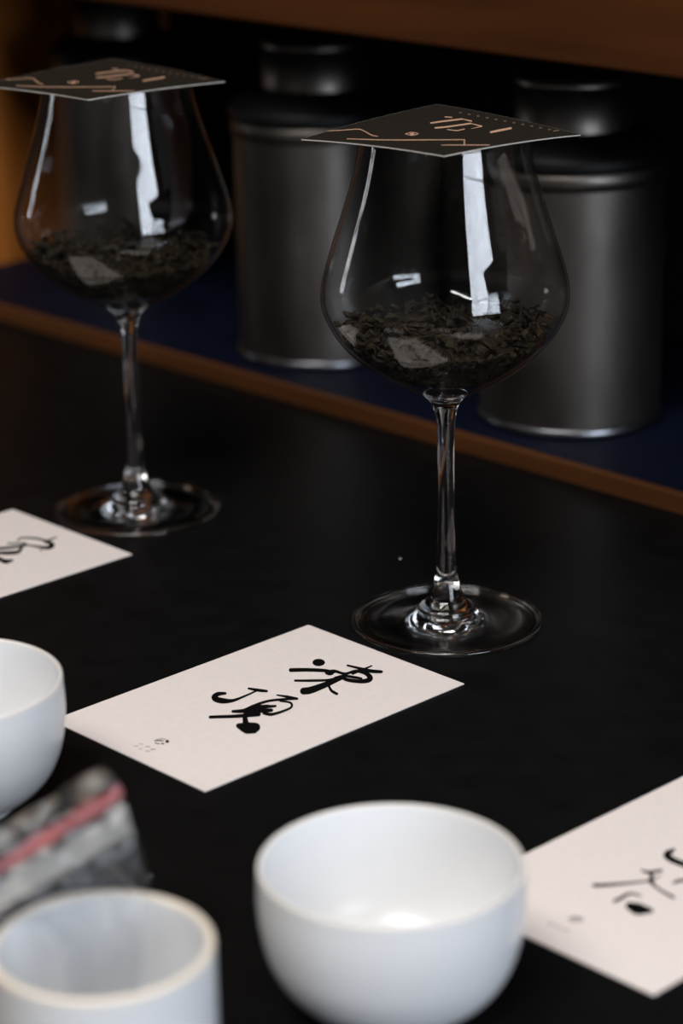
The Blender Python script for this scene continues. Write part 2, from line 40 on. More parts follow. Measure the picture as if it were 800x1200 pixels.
RIGHT_INK = [[13.36,12.23,13.36,12.23,13.53,12.62,12.98,11.82,13.45,12.88,12.5,11.51,13.14,12.96,12.04,11.36,12.32,13.15,10.78,10.99,11.48,13.42,9.47,10.64,10.53,13.65,8.31,10.28,9.3,13.64,7.63,9.96,7.3,12.83,8.06,10.07,5.29,11.09,8.88,10.73,4.39,9.67,8.89,10.75,4.01,8.56,8.6,10.24,3.82,7.59,8.28,9.46,3.69,6.61,8.02,8.62,3.61,5.56,7.85,7.72,3.63,4.45,7.77,6.69,3.73,3.35,7.75,5.59,3.84,2.3,7.75,4.48,3.94,1.33,7.74,3.44,4.04,0.45,7.72,2.51,4.16,-0.38,7.72,1.63,4.28,-1.18,7.74,0.78,4.41,-1.96,7.75,-0.06,4.53,-2.75,7.76,-0.93,4.79,-3.12,7.58,-1.55,5.41,-3.15,7.02,-2.25,6.22,-2.83,6.22,-2.83],[-29.9,15.4,-29.9,15.4,-30.32,14.92,-29.35,15.78,-30.52,14.45,-28.83,15.94,-30.42,14.13,-28.47,15.85,-29.8,13.55,-27.84,15.27,-29.23,12.99,-27.25,14.72,-28.63,12.41,-26.64,14.16,-27.94,11.8,-25.97,13.55,-27.1,11.13,-25.17,12.87,-26.11,10.41,-24.26,12.1,-25.01,9.66,-23.25,11.26,-23.81,8.86,-22.15,10.37,-22.51,8.02,-20.97,9.43,-21.14,7.13,-19.7,8.46,-19.64,6.2,-18.3,7.44,-18.02,5.2,-16.77,6.36,-16.33,4.17,-15.17,5.24,-14.62,3.13,-13.55,4.12,-12.95,2.11,-11.96,3.01,-12.74,2.08,-11.89,2.86,-12.47,2.18,-11.97,2.63,-12.18,2.38,-12.18,2.38],[-8.45,10.71,-8.45,10.71,-8.7,10.52,-8.2,10.8,-8.88,10.3,-8.01,10.79,-8.94,10.09,-7.93,10.67,-9.03,9.42,-7.79,10.1,-9.19,8.72,-7.69,9.53,-9.31,7.98,-7.57,9.01,-9.27,7.23,-7.36,8.55,-8.95,6.54,-7.01,8.11,-8.29,5.97,-6.42,7.65,-7.39,5.49,-5.63,7.18,-6.38,5.07,-4.71,6.7,-5.34,4.66,-3.75,6.21,-4.37,4.23,-2.83,5.71,-4.03,4.21,-2.69,5.49,-3.57,4.39,-2.79,5.13,-3.11,4.73,-3.11,4.73],[-7.48,8.08,-7.48,8.08,-8.01,7.84,-7.05,8.1,-8.51,7.43,-6.84,7.88,-8.84,6.97,-6.92,7.48,-9.13,6.34,-7.19,6.91,-9.39,5.71,-7.44,6.3,-9.62,5.17,-7.74,5.62,-9.83,4.79,-8.18,4.87,-9.85,4.73,-9.01,3.93,-9.78,4.81,-10.21,3.2,-10.22,4.74,-11.11,2.92,-11.08,4.55,-11.7,2.75,-12.4,3.9,-11.81,2.72,-13.66,2.68,-11.87,2.65,-14.37,1.39,-12.37,1.85,-14.92,0.0,-13.02,0.58,-15.4,-1.5,-13.68,-0.91,-15.83,-3.03,-14.28,-2.46,-16.22,-4.49,-14.75,-3.91,-16.57,-5.91,-15.06,-5.25,-16.86,-7.33,-15.25,-6.6,-17.12,-8.76,-15.37,-7.94,-17.37,-10.17,-15.47,-9.3,-17.63,-11.57,-15.62,-10.65,-17.55,-11.87,-15.8,-11.07,-17.22,-11.97,-16.21,-11.51,-16.73,-11.83,-16.73,-11.83],[-12.74,1.96,-12.74,1.96,-12.81,1.71,-12.52,2.24,-12.72,1.56,-12.21,2.47,-12.48,1.54,-11.89,2.6,-11.57,1.75,-11.03,2.71,-10.61,1.98,-10.13,2.85,-9.67,2.21,-9.24,2.97,-8.84,2.4,-8.44,3.08,-8.17,2.52,-7.78,3.14,-7.73,2.58,-7.31,3.15,-7.45,2.57,-6.99,3.12,-7.26,2.53,-6.77,3.06,-7.07,2.48,-6.6,3.0,-6.82,2.45,-6.39,2.95,-6.69,2.47,-6.31,2.9,-6.54,2.54,-6.32,2.79,-6.4,2.66,-6.4,2.66],[-8.49,-4.4,-8.49,-4.4,-8.67,-4.72,-8.16,-4.08,-8.65,-4.97,-7.77,-3.85,-8.44,-5.08,-7.41,-3.78,-8.01,-5.14,-6.94,-3.77,-7.58,-5.19,-6.46,-3.74,-7.19,-5.25,-5.95,-3.72,-6.82,-5.32,-5.42,-3.74,-6.44,-5.44,-4.89,-3.85,-6.03,-5.61,-4.39,-4.05,-5.59,-5.84,-3.93,-4.32,-5.13,-6.1,-3.48,-4.62,-4.66,-6.37,-3.05,-4.92,-4.19,-6.63,-2.61,-5.21,-3.85,-6.67,-2.49,-5.44,-3.4,-6.51,-2.62,-5.8,-2.95,-6.19,-2.95,-6.19],[-34.14,2.11,-34.14,2.11,-34.38,1.67,-33.7,2.54,-34.36,1.33,-33.19,2.83,-34.09,1.18,-32.74,2.91,-33.38,1.08,-31.98,2.87,-32.68,0.97,-31.22,2.83,-31.96,0.87,-30.47,2.79,-31.22,0.8,-29.74,2.76,-30.43,0.77,-29.05,2.74,-29.56,0.85,-28.36,2.76,-28.68,1.01,-27.61,2.83,-27.87,1.18,-26.81,2.9,-27.19,1.29,-26.03,2.91,-26.65,1.29,-25.34,2.79,-26.23,1.17,-24.82,2.54,-25.88,0.97,-24.44,2.19,-25.58,0.68,-24.16,1.78,-25.32,0.33,-23.95,1.34,-25.08,-0.05,-23.76,0.88,-24.88,-0.47,-23.6,0.38,-24.74,-0.95,-23.5,-0.18,-24.63,-1.48,-23.44,-0.76,-24.52,-2.03,-23.38,-1.34,-24.4,-2.56,-23.31,-1.89,-24.3,-2.69,-23.36,-2.11,-24.08,-2.69,-23.53,-2.35,-23.8,-2.56,-23.8,-2.56],[-32.54,-2.48,-32.54,-2.48,-33.72,-3.38,-31.32,-2.01,-34.56,-4.45,-30.41,-2.08,-34.83,-5.42,-30.03,-2.69,-35.09,-6.3,-29.67,-3.27,-35.44,-7.2,-29.29,-3.8,-35.74,-8.18,-28.92,-4.25,-35.85,-9.19,-28.62,-4.71,-35.64,-10.12,-28.43,-5.27,-35.04,-10.86,-28.35,-6.07,-34.18,-11.43,-28.33,-7.1,-33.17,-11.88,-28.34,-8.26,-32.13,-12.29,-28.34,-9.46,-31.18,-12.74,-28.32,-10.62,-30.77,-12.96,-28.29,-11.13,-30.08,-12.84,-28.65,-11.78,-29.31,-12.41,-29.31,-12.41]]
RIGHT_LOGO = [[-54.9,5.07,-54.9,5.07,-55.07,4.8,-54.63,5.3,-55.1,4.57,-54.33,5.45,-54.97,4.45,-54.09,5.46,-54.49,4.25,-53.54,5.36,-53.98,4.07,-52.96,5.28,-53.52,3.89,-52.36,5.18,-53.13,3.68,-51.8,5.0,-52.84,3.41,-51.35,4.68,-52.63,3.06,-51.06,4.19,-52.48,2.61,-50.93,3.61,-52.37,2.07,-50.87,3.0,-52.26,1.51,-50.83,2.39,-52.13,0.96,-50.76,1.83,-52.0,0.8,-50.82,1.55,-51.72,0.79,-51.04,1.23,-51.37,0.95,-51.37,0.95],[-55.57,3.64,-55.57,3.64,-55.73,3.46,-55.37,3.78,-55.81,3.28,-55.18,3.83,-55.77,3.15,-55.04,3.79,-54.96,2.32,-54.23,2.95,-54.15,1.48,-53.42,2.12,-53.33,0.65,-52.6,1.28,-53.2,0.6,-52.57,1.16,-53.01,0.66,-52.64,0.98,-52.8,0.8,-52.8,0.8]]
RIGHT_SUB = [[-62.16,8.57,-62.16,8.57,-62.39,8.35,-61.9,8.72,-62.53,8.11,-61.67,8.75,-62.53,7.92,-61.54,8.66,-62.19,7.17,-61.2,7.92,-61.85,6.43,-60.86,7.17,-61.51,5.69,-60.52,6.42,-61.37,5.59,-60.52,6.23,-61.15,5.63,-60.65,5.99,-60.88,5.77,-60.88,5.77],[-61.87,4.75,-61.87,4.75,-62.08,4.56,-61.63,4.87,-62.21,4.35,-61.44,4.88,-62.23,4.17,-61.34,4.79,-62.04,3.59,-61.15,4.21,-61.86,3.01,-60.97,3.62,-61.67,2.42,-60.79,3.04,-61.57,2.33,-60.8,2.86,-61.38,2.34,-60.93,2.65,-61.14,2.46,-61.14,2.46],[-61.67,1.44,-61.67,1.44,-61.93,1.2,-61.38,1.59,-62.09,0.94,-61.13,1.61,-62.11,0.72,-61.0,1.49,-61.88,0.15,-60.84,0.87,-61.64,-0.42,-60.68,0.25,-61.4,-0.99,-60.52,-0.37,-61.3,-1.08,-60.53,-0.55,-61.11,-1.06,-60.66,-0.76,-60.87,-0.95,-60.87,-0.95]]
LEFT_INK = [[63.46,-1.95,63.46,-1.95,63.63,-1.57,63.18,-2.34,63.64,-1.31,62.87,-2.65,63.49,-1.24,62.6,-2.78,61.19,-1.44,60.08,-3.39,58.9,-1.64,57.56,-3.99,56.62,-1.84,55.06,-4.59,56.14,-2.08,54.79,-4.46,55.58,-2.63,54.8,-4.01,55.09,-3.34,55.09,-3.34],[56.23,-3.58,56.23,-3.58,56.76,-2.9,55.68,-4.05,57.12,-2.2,55.26,-4.18,57.22,-1.66,55.07,-3.95,57.07,-0.45,54.95,-2.69,56.94,0.8,54.86,-1.4,56.79,2.05,54.75,-0.15,56.59,3.25,54.6,1.03,56.3,4.34,54.37,2.09,55.9,5.3,54.03,3.03,55.42,6.15,53.61,3.89,54.89,6.92,53.13,4.67,54.35,7.63,52.62,5.42,53.81,8.3,52.12,6.14,53.29,8.99,51.64,6.87,52.76,9.69,51.15,7.61,52.2,10.33,50.65,8.27,51.6,10.83,50.14,8.77,50.93,11.11,49.61,9.06,50.17,11.07,49.06,9.07,49.35,10.76,48.48,8.88,48.56,10.32,47.82,8.55,47.83,9.88,47.09,8.15,47.12,9.52,46.36,7.81,46.78,9.26,46.12,7.78,46.43,8.85,46.05,7.99,46.16,8.38,46.16,8.38],[55.33,-1.73,55.33,-1.73,54.7,-2.51,55.97,-1.21,54.24,-3.34,56.44,-1.09,54.09,-4.0,56.63,-1.4,53.98,-5.41,56.84,-2.46,53.89,-6.88,57.09,-3.57,53.79,-8.26,57.32,-4.69,53.63,-9.43,57.45,-5.82,53.44,-10.08,57.34,-7.09,53.51,-9.8,56.64,-8.92,54.12,-8.83,55.15,-11.16,54.6,-8.3,53.63,-12.69,54.6,-8.27,52.52,-13.47,54.31,-8.42,51.68,-13.86,53.85,-8.64,50.96,-14.04,53.3,-8.87,50.24,-14.07,52.7,-9.03,49.53,-13.88,52.05,-9.02,48.89,-13.44,51.41,-8.76,48.34,-12.7,50.76,-8.1,47.9,-11.58,50.09,-7.1,47.53,-10.13,49.43,-5.9,47.19,-8.52,48.81,-4.63,46.86,-6.91,48.23,-3.44,46.51,-5.46,47.72,-2.33,46.15,-4.18,47.27,-1.22,45.78,-2.97,46.85,-0.09,45.41,-1.79,46.43,1.03,45.03,-0.63,46.01,2.15,44.66,0.56,45.85,2.25,44.68,0.87,45.55,2.11,44.87,1.31,45.19,1.76,45.19,1.76],[40.18,8.63,40.18,8.63,39.9,8.16,40.53,9.03,39.76,7.76,40.86,9.25,39.81,7.52,41.07,9.25,41.99,5.44,43.26,7.17,44.18,3.37,45.45,5.09,46.36,1.29,47.63,3.01,46.58,1.28,47.68,2.77,46.9,1.5,47.54,2.36,47.26,1.9,47.26,1.9],[32.09,6.07,32.09,6.07,31.62,5.23,32.72,6.82,31.43,4.53,33.32,7.28,31.56,4.15,33.75,7.33,32.91,3.35,35.11,6.54,34.26,2.52,36.48,5.73,35.62,1.71,37.84,4.92,36.95,0.95,39.17,4.17,38.25,0.3,40.43,3.5,39.51,-0.21,41.62,2.93,40.71,-0.62,42.75,2.43,41.9,-0.96,43.86,1.98,43.07,-1.29,44.96,1.54,44.25,-1.65,46.08,1.08,44.64,-1.56,46.23,0.8,45.18,-1.14,46.09,0.23,45.71,-0.48,45.71,-0.48],[28.43,1.25,28.43,1.25,27.85,0.3,29.15,2.06,27.55,-0.56,29.82,2.5,27.63,-1.07,30.25,2.45,28.38,-2.09,31.15,1.63,29.12,-3.17,32.07,0.78,29.87,-4.23,32.97,-0.05,30.64,-5.18,33.84,-0.81,31.45,-5.94,34.69,-1.43,32.25,-6.55,35.47,-2.03,33.05,-7.08,36.19,-2.6,33.93,-7.46,36.87,-3.04,34.97,-7.57,37.53,-3.25,36.26,-7.24,38.16,-3.2,37.82,-6.27,38.84,-2.85,39.4,-4.87,39.74,-2.14,40.85,-3.39,40.92,-1.05,42.16,-2.0,42.27,0.26,43.42,-0.75,43.62,1.48,44.05,-0.01,44.23,1.92,44.55,0.83,44.65,1.95,44.77,1.55,44.77,1.55],[24.36,-4.27,24.36,-4.27,23.56,-5.21,25.12,-3.71,22.94,-6.28,25.65,-3.69,22.67,-7.2,25.79,-4.21,22.43,-8.57,25.81,-5.41,22.1,-10.06,25.79,-6.63,21.8,-11.6,25.8,-7.73,21.68,-13.06,25.87,-8.6,21.9,-14.23,25.99,-9.25,22.57,-14.84,26.2,-9.8,23.49,-14.97,26.55,-10.32,24.5,-14.82,27.04,-10.81,25.5,-14.61,27.61,-11.31,26.41,-14.5,28.14,-11.84,26.8,-14.4,28.3,-12.1,27.32,-13.97,28.19,-12.64,27.83,-13.33,27.83,-13.33],[45.04,-12.0,45.04,-12.0,44.91,-12.35,45.29,-11.61,44.94,-12.57,45.59,-11.28,45.11,-12.59,45.87,-11.11,45.65,-12.39,46.37,-10.98,46.19,-12.18,46.87,-10.85,46.73,-11.97,47.37,-10.72,46.96,-11.83,47.52,-10.74,47.22,-11.55,47.54,-10.93,47.43,-11.22,47.43,-11.22]]
GOLD_INK = [[-45.75,-27.72,-45.75,-27.72,-45.41,-28.01,-46.04,-27.41,-45.12,-28.2,-46.21,-27.17,-44.95,-28.25,-46.22,-27.05,-43.33,-27.58,-44.58,-26.39,-41.71,-26.9,-42.95,-25.72,-40.12,-26.2,-41.35,-25.03,-38.58,-25.47,-39.81,-24.29,-37.12,-24.68,-38.37,-23.49,-35.74,-23.74,-37.03,-22.51,-34.43,-22.65,-35.77,-21.37,-33.17,-21.57,-34.58,-20.23,-31.97,-20.68,-33.42,-19.28,-30.8,-20.14,-32.26,-18.69,-29.75,-20.0,-31.18,-18.53,-28.84,-20.14,-30.18,-18.68,-27.91,-20.5,-29.12,-19.1,-26.8,-21.05,-27.96,-19.68,-25.39,-21.73,-26.54,-20.36,-23.57,-22.64,-24.66,-21.31,-21.39,-23.85,-22.45,-22.53,-19.1,-25.15,-20.15,-23.83,-16.92,-26.34,-18.02,-25.0,-15.11,-27.23,-16.28,-25.86,-13.76,-27.72,-14.99,-26.35,-12.73,-27.96,-13.96,-26.62,-11.88,-28.04,-13.09,-26.76,-11.1,-28.09,-12.24,-26.86,-10.23,-28.21,-11.32,-27.03,-10.17,-28.15,-11.12,-27.13,-10.28,-27.95,-10.83,-27.36,-10.52,-27.66,-10.52,-27.66],[-20.4,-36.7,-20.4,-36.7,-20.08,-36.99,-20.66,-36.4,-19.8,-37.18,-20.81,-36.18,-19.62,-37.24,-20.8,-36.08,-15.93,-36.52,-17.14,-35.31,-12.36,-35.79,-13.62,-34.52,-8.85,-34.96,-10.15,-33.65,-5.35,-33.95,-6.69,-32.59,-1.82,-32.65,-3.19,-31.26,1.83,-30.94,0.45,-29.53,5.57,-28.85,4.18,-27.43,9.18,-26.53,7.8,-25.11,12.51,-24.15,11.14,-22.73,15.41,-21.89,14.07,-20.49,17.85,-19.84,16.54,-18.47,19.94,-17.9,18.68,-16.57,21.83,-16.01,20.61,-14.73,23.63,-14.09,22.47,-12.86,25.45,-12.07,24.34,-10.89,25.43,-11.93,24.47,-10.91,25.26,-11.68,24.71,-11.08,25.0,-11.36,25.0,-11.36],[24.3,-10.98,24.3,-10.98,24.33,-11.2,24.5,-11.02,24.59,-11.61,24.89,-11.3,25.01,-12.11,25.36,-11.76,27.62,-14.9,27.97,-14.55,30.22,-17.67,30.56,-17.33,32.79,-20.43,33.13,-20.08,33.25,-20.87,33.54,-20.57,33.63,-21.14,33.8,-20.97,33.83,-21.18,33.83,-21.18],[25.88,-26.77,25.88,-26.77,26.11,-26.99,25.68,-26.53,26.31,-27.13,25.55,-26.33,26.41,-27.15,25.54,-26.23,30.35,-23.91,29.48,-22.98,34.11,-20.48,33.24,-19.55,37.68,-16.86,36.82,-15.93,37.67,-16.76,36.92,-15.95,37.54,-16.55,37.11,-16.08,37.34,-16.31,37.34,-16.31],[-4.0,-17.78,-4.0,-17.78,-3.76,-17.98,-4.23,-17.54,-3.58,-18.08,-4.41,-17.31,-3.52,-18.05,-4.48,-17.16,-3.52,-17.25,-4.53,-16.31,-3.57,-16.37,-4.65,-15.38,-3.6,-15.54,-4.74,-14.47,-3.51,-14.84,-4.69,-13.69,-3.22,-14.36,-4.39,-13.17,-2.67,-14.17,-3.78,-12.98,-1.91,-14.19,-2.94,-13.05,-1.01,-14.35,-1.97,-13.26,-0.08,-14.53,-0.98,-13.51,0.79,-14.64,-0.07,-13.68,0.83,-14.6,0.09,-13.76,0.75,-14.43,0.32,-13.95,0.56,-14.2,0.56,-14.2],[-3.84,-17.94,-3.84,-17.94,-3.6,-18.18,-4.03,-17.71,-3.37,-18.38,-4.1,-17.55,-3.2,-18.47,-4.05,-17.51,-2.17,-18.72,-3.06,-17.72,-1.06,-19.05,-2.0,-17.99,0.02,-19.35,-0.99,-18.22,0.95,-19.48,-0.14,-18.31,1.62,-19.35,0.47,-18.16,1.93,-18.85,0.77,-17.72,1.96,-18.09,0.84,-17.03,1.83,-17.18,0.77,-16.2,1.67,-16.24,0.67,-15.31,1.58,-15.38,0.63,-14.49,1.51,-15.22,0.69,-14.45,1.33,-14.99,0.86,-14.55,1.09,-14.74,1.09,-14.74],[-2.05,-17.01,-2.05,-17.01,-1.41,-17.56,-2.56,-16.38,-0.74,-17.93,-2.86,-15.77,-0.14,-18.09,-2.9,-15.25,0.3,-17.99,-2.68,-14.92,0.51,-17.66,-2.24,-14.83,0.47,-17.15,-1.64,-14.98,0.17,-16.53,-0.97,-15.36,-0.33,-15.9,-0.33,-15.9],[-12.19,6.28,-12.19,6.28,-11.51,5.68,-12.85,7.0,-10.98,5.34,-13.31,7.64,-10.76,5.36,-13.44,8.02,-10.51,6.51,-13.19,9.17,-10.29,7.61,-12.98,10.28,-10.07,8.75,-12.75,11.42,-9.81,9.99,-12.49,12.68,-9.48,11.44,-12.17,14.14,-9.07,13.15,-11.76,15.85,-8.61,15.07,-11.29,17.79,-8.13,17.13,-10.81,19.86,-7.66,19.24,-10.34,21.98,-7.23,21.33,-9.92,24.08,-7.37,21.73,-9.69,24.11,-7.83,22.38,-9.17,23.76,-8.49,23.13,-8.49,23.13],[-2.77,-0.9,-2.77,-0.9,-2.1,-1.52,-3.41,-0.19,-1.57,-1.88,-3.83,0.41,-1.31,-1.89,-3.92,0.76,-0.87,-0.93,-3.48,1.72,-0.44,-0.07,-3.05,2.58,-0.02,0.85,-2.63,3.5,0.41,1.99,-2.2,4.64,0.83,3.52,-1.79,6.16,1.24,5.55,-1.38,8.2,1.63,8.0,-0.99,10.64,1.99,10.69,-0.64,13.35,2.31,13.49,-0.32,16.17,2.6,16.22,-0.04,18.91,2.44,16.63,0.16,18.96,1.98,17.29,0.66,18.63,1.33,18.02,1.33,18.02],[-17.7,21.22,-17.7,21.22,-17.26,20.78,-18.08,21.68,-16.88,20.49,-18.3,22.03,-16.65,20.41,-18.3,22.19,-15.67,20.78,-17.32,22.56,-14.69,21.15,-16.34,22.94,-13.72,21.53,-15.37,23.32,-13.73,21.69,-15.15,23.24,-13.95,22.05,-14.77,22.95,-14.33,22.51,-14.33,22.51],[-8.83,22.74,-8.83,22.74,-8.49,22.37,-9.11,23.09,-8.17,22.1,-9.24,23.34,-7.95,21.99,-9.19,23.42,-5.68,21.56,-7.23,23.35,-3.43,21.14,-5.28,23.3,-1.2,20.74,-3.35,23.25,-1.12,20.89,-2.98,23.06,-1.35,21.33,-2.42,22.58,-1.83,21.95,-1.83,21.95],[3.84,0.03,3.84,0.03,4.17,-0.3,3.56,0.38,4.47,-0.54,3.41,0.64,4.66,-0.61,3.42,0.75,5.66,-0.48,4.36,0.96,6.72,-0.4,5.36,1.12,7.75,-0.28,6.32,1.31,8.64,-0.05,7.12,1.6,9.28,0.4,7.69,2.07,9.59,1.12,7.96,2.77,9.64,2.04,8.01,3.66,9.54,3.07,7.92,4.66,9.41,4.12,7.79,5.7,9.34,5.11,7.73,6.71,9.22,5.39,7.82,6.77,8.92,5.8,8.11,6.6,8.51,6.24,8.51,6.24],[1.08,17.6,1.08,17.6,1.33,17.33,0.88,17.86,1.57,17.12,0.79,18.04,1.73,17.03,0.83,18.1,4.54,16.39,3.25,17.92,7.32,15.76,5.63,17.76,10.07,15.16,8.0,17.63,10.16,15.29,8.37,17.43,9.95,15.72,8.91,16.95,9.5,16.33,9.5,16.33],[20.85,8.74,20.85,8.74,21.63,8.03,20.05,9.63,22.19,7.69,19.45,10.46,22.38,7.81,19.22,11.02,22.32,9.05,19.08,12.34,22.27,10.28,18.94,13.66,22.21,11.53,18.8,15.0,22.13,12.81,18.66,16.35,22.02,14.18,18.52,17.75,21.88,15.63,18.4,19.19,21.71,17.16,18.29,20.67,21.52,18.73,18.17,22.17,21.32,20.33,18.05,23.69,21.12,21.92,17.92,25.22,20.87,22.5,18.1,25.36,20.26,23.36,18.66,25.01,19.45,24.28,19.45,24.28],[9.87,8.8,9.87,8.8,10.03,8.66,9.71,8.98,10.14,8.59,9.58,9.15,10.18,8.61,9.54,9.26,10.15,10.54,9.29,11.4,10.1,12.49,9.03,13.57,10.05,14.45,8.75,15.75,9.95,14.67,8.82,15.8,9.7,15.01,9.05,15.66,9.37,15.37,9.37,15.37],[27.11,-25.98,27.11,-25.98,27.42,-26.28,26.82,-25.65,27.69,-26.47,26.65,-25.37,27.83,-26.5,26.63,-25.24,32.35,-22.35,31.16,-21.08,36.6,-17.94,35.42,-16.66,40.61,-13.24,39.42,-11.95,40.58,-13.09,39.56,-11.97,40.4,-12.8,39.81,-12.16,40.12,-12.46,40.12,-12.46]]
DOT_INK = [[-20.25,33.04,-20.25,33.04,-19.75,32.59,-20.67,33.57,-19.25,32.29,-20.95,34.1,-18.82,32.18,-21.04,34.55,-18.54,32.29,-20.94,34.85,-18.43,32.59,-20.65,34.95,-18.53,33.03,-20.23,34.85,-18.81,33.56,-19.73,34.55,-19.23,34.1,-19.23,34.1],[-14.69,32.9,-14.69,32.9,-14.19,32.46,-15.1,33.43,-13.7,32.16,-15.38,33.97,-13.29,32.06,-15.48,34.42,-13.01,32.17,-15.39,34.73,-12.91,32.48,-15.11,34.84,-13.01,32.93,-14.69,34.74,-13.29,33.46,-14.2,34.44,-13.71,34.0,-13.71,34.0],[-9.27,32.88,-9.27,32.88,-8.78,32.43,-9.69,33.41,-8.3,32.14,-9.97,33.95,-7.89,32.05,-10.07,34.41,-7.62,32.17,-9.98,34.72,-7.53,32.48,-9.71,34.84,-7.64,32.94,-9.31,34.75,-7.92,33.48,-8.82,34.46,-8.34,34.01,-8.34,34.01],[-3.99,32.97,-3.99,32.97,-3.51,32.53,-4.41,33.5,-3.03,32.24,-4.69,34.04,-2.64,32.15,-4.8,34.51,-2.38,32.28,-4.72,34.83,-2.3,32.6,-4.46,34.96,-2.4,33.07,-4.06,34.87,-2.69,33.61,-3.58,34.58,-3.1,34.14,-3.1,34.14],[1.15,33.17,1.15,33.17,1.63,32.73,0.74,33.7,2.09,32.45,0.45,34.25,2.48,32.37,0.34,34.72,2.73,32.5,0.41,35.05,2.81,32.83,0.66,35.18,2.69,33.3,1.05,35.11,2.41,33.85,1.52,34.82,2.0,34.38,2.0,34.38],[6.16,33.48,6.16,33.48,6.63,33.04,5.75,34.01,7.09,32.76,5.46,34.56,7.47,32.69,5.34,35.04,7.72,32.83,5.41,35.38,7.78,33.17,5.65,35.52,7.66,33.65,6.03,35.45,7.38,34.2,6.49,35.17,6.97,34.73,6.97,34.73],[11.04,33.9,11.04,33.9,11.51,33.46,10.63,34.44,11.96,33.19,10.34,34.99,12.33,33.12,10.22,35.47,12.57,33.27,10.28,35.82,12.63,33.62,10.51,35.97,12.5,34.1,10.89,35.9,12.22,34.66,11.34,35.63,11.81,35.19,11.81,35.19],[15.79,34.43,15.79,34.43,16.26,33.99,15.39,34.97,16.71,33.72,15.1,35.52,17.07,33.66,14.97,36.01,17.3,33.82,15.02,36.37,17.35,34.17,15.25,36.53,17.22,34.66,15.61,36.47,16.93,35.22,16.06,36.2,16.53,35.76,16.53,35.76],[20.43,35.06,20.43,35.06,20.89,34.63,20.02,35.6,21.33,34.36,19.73,36.16,21.69,34.31,19.6,36.66,21.91,34.47,19.65,37.02,21.95,34.83,19.86,37.19,21.82,35.33,20.22,37.13,21.53,35.89,20.66,36.87,21.12,36.43,21.12,36.43],[24.94,35.8,24.94,35.8,25.4,35.37,24.54,36.34,25.84,35.11,24.25,36.91,26.19,35.06,24.11,37.42,26.4,35.23,24.15,37.78,26.44,35.6,24.36,37.96,26.3,36.1,24.71,37.91,26.01,36.67,25.15,37.65,25.6,37.21,25.6,37.21],[29.35,36.65,29.35,36.65,29.8,36.22,28.94,37.19,30.23,35.96,28.65,37.76,30.57,35.92,28.5,38.27,30.77,36.1,28.54,38.65,30.81,36.47,28.74,38.83,30.66,36.98,29.08,38.79,30.37,37.55,29.51,38.53,29.96,38.1,29.96,38.1],[33.07,35.64,33.07,35.64,33.61,35.11,32.51,36.3,33.99,34.88,32.07,36.93,34.1,34.98,31.89,37.35,33.93,36.32,31.71,38.69,33.74,37.66,31.52,40.04,33.56,39.0,31.33,41.4,33.37,39.44,31.44,41.51,32.93,40.07,31.82,41.27,32.37,40.74,32.37,40.74]]
# ---------------------------------------------------------------- helpers
def link(name, me, mat=None, parent=None):
    o = bpy.data.objects.new(name, me); COL.objects.link(o)
    if mat: me.materials.append(mat)
    if parent: o.parent = parent
    return o
def from_bm(name, bm, mat=None, parent=None, smooth=False):
    bmesh.ops.recalc_face_normals(bm, faces=bm.faces)
    me = bpy.data.meshes.new(name); bm.to_mesh(me); bm.free()
    if smooth:
        for p in me.polygons: p.use_smooth = True
    return link(name, me, mat, parent)
def tag(o, label, cat, group=None, kind=None):
    o['label'] = label; o['category'] = cat
    if group: o['group'] = group
    if kind: o['kind'] = kind
    return o
def thing(name, label, cat, loc=(0, 0, 0), rotz=0, group=None):
    o = bpy.data.objects.new(name, None); COL.objects.link(o); o.empty_display_size = 0.02
    o.location = loc; o.rotation_euler = (0, 0, rotz)
    return tag(o, label, cat, group)
def add_box(bm, x0, x1, y0, y1, z0, z1, bevel=0):
    r = bmesh.ops.create_cube(bm, size=1.0, matrix=Matrix.Translation(((x0+x1)/2, (y0+y1)/2, (z0+z1)/2)) @ Matrix.Diagonal((x1-x0, y1-y0, z1-z0, 1)))
    if bevel:
        es = list({e for v in r['verts'] for e in v.link_edges})
        bmesh.ops.bevel(bm, geom=es, offset=bevel, segments=2, affect='EDGES', profile=0.5)
def box(name, x0, x1, y0, y1, z0, z1, mat, parent=None, bevel=0):
    bm = bmesh.new(); add_box(bm, x0, x1, y0, y1, z0, z1, bevel); return from_bm(name, bm, mat, parent)
def struct(o): o['kind'] = 'structure'; return o
def spline(P, n=6):
    out = []
    P = [tuple(map(float, p)) for p in P]
    Q = [tuple(2*a-b for a, b in zip(P[0], P[1]))] + P + [tuple(2*a-b for a, b in zip(P[-1], P[-2]))]
    for i in range(1, len(Q)-2):
        for k in range(n):
            t = k/n
            out.append(tuple(.5*(2*b+(-a+c)*t+(2*a-5*b+4*c-e)*t*t+(-a+3*b-3*c+e)*t**3) for a, b, c, e in zip(Q[i-1], Q[i], Q[i+1], Q[i+2])))
    out.append(P[-1]); return out
def lathe(prof, seg=96):
    """prof: list of (radius, z) in mm; a surface of revolution, left open where radius > 0 at its ends"""
    bm = bmesh.new(); rings = []
    for r, z in prof:
        if r < 1e-4: rings.append([bm.verts.new((0, 0, z*MM))])
        else: rings.append([bm.verts.new((r*MM*math.cos(2*math.pi*k/seg), r*MM*math.sin(2*math.pi*k/seg), z*MM)) for k in range(seg)])
    for a, b in zip(rings, rings[1:]):
        for k in range(seg):
            k2 = (k+1) % seg
            q = [a[k % len(a)], a[k2 % len(a)], b[k2 % len(b)], b[k % len(b)]]
            u = []
            for v in q:
                if v not in u: u.append(v)
            if len(u) >= 3:
                try: bm.faces.new(u)
                except ValueError: pass
    return bm
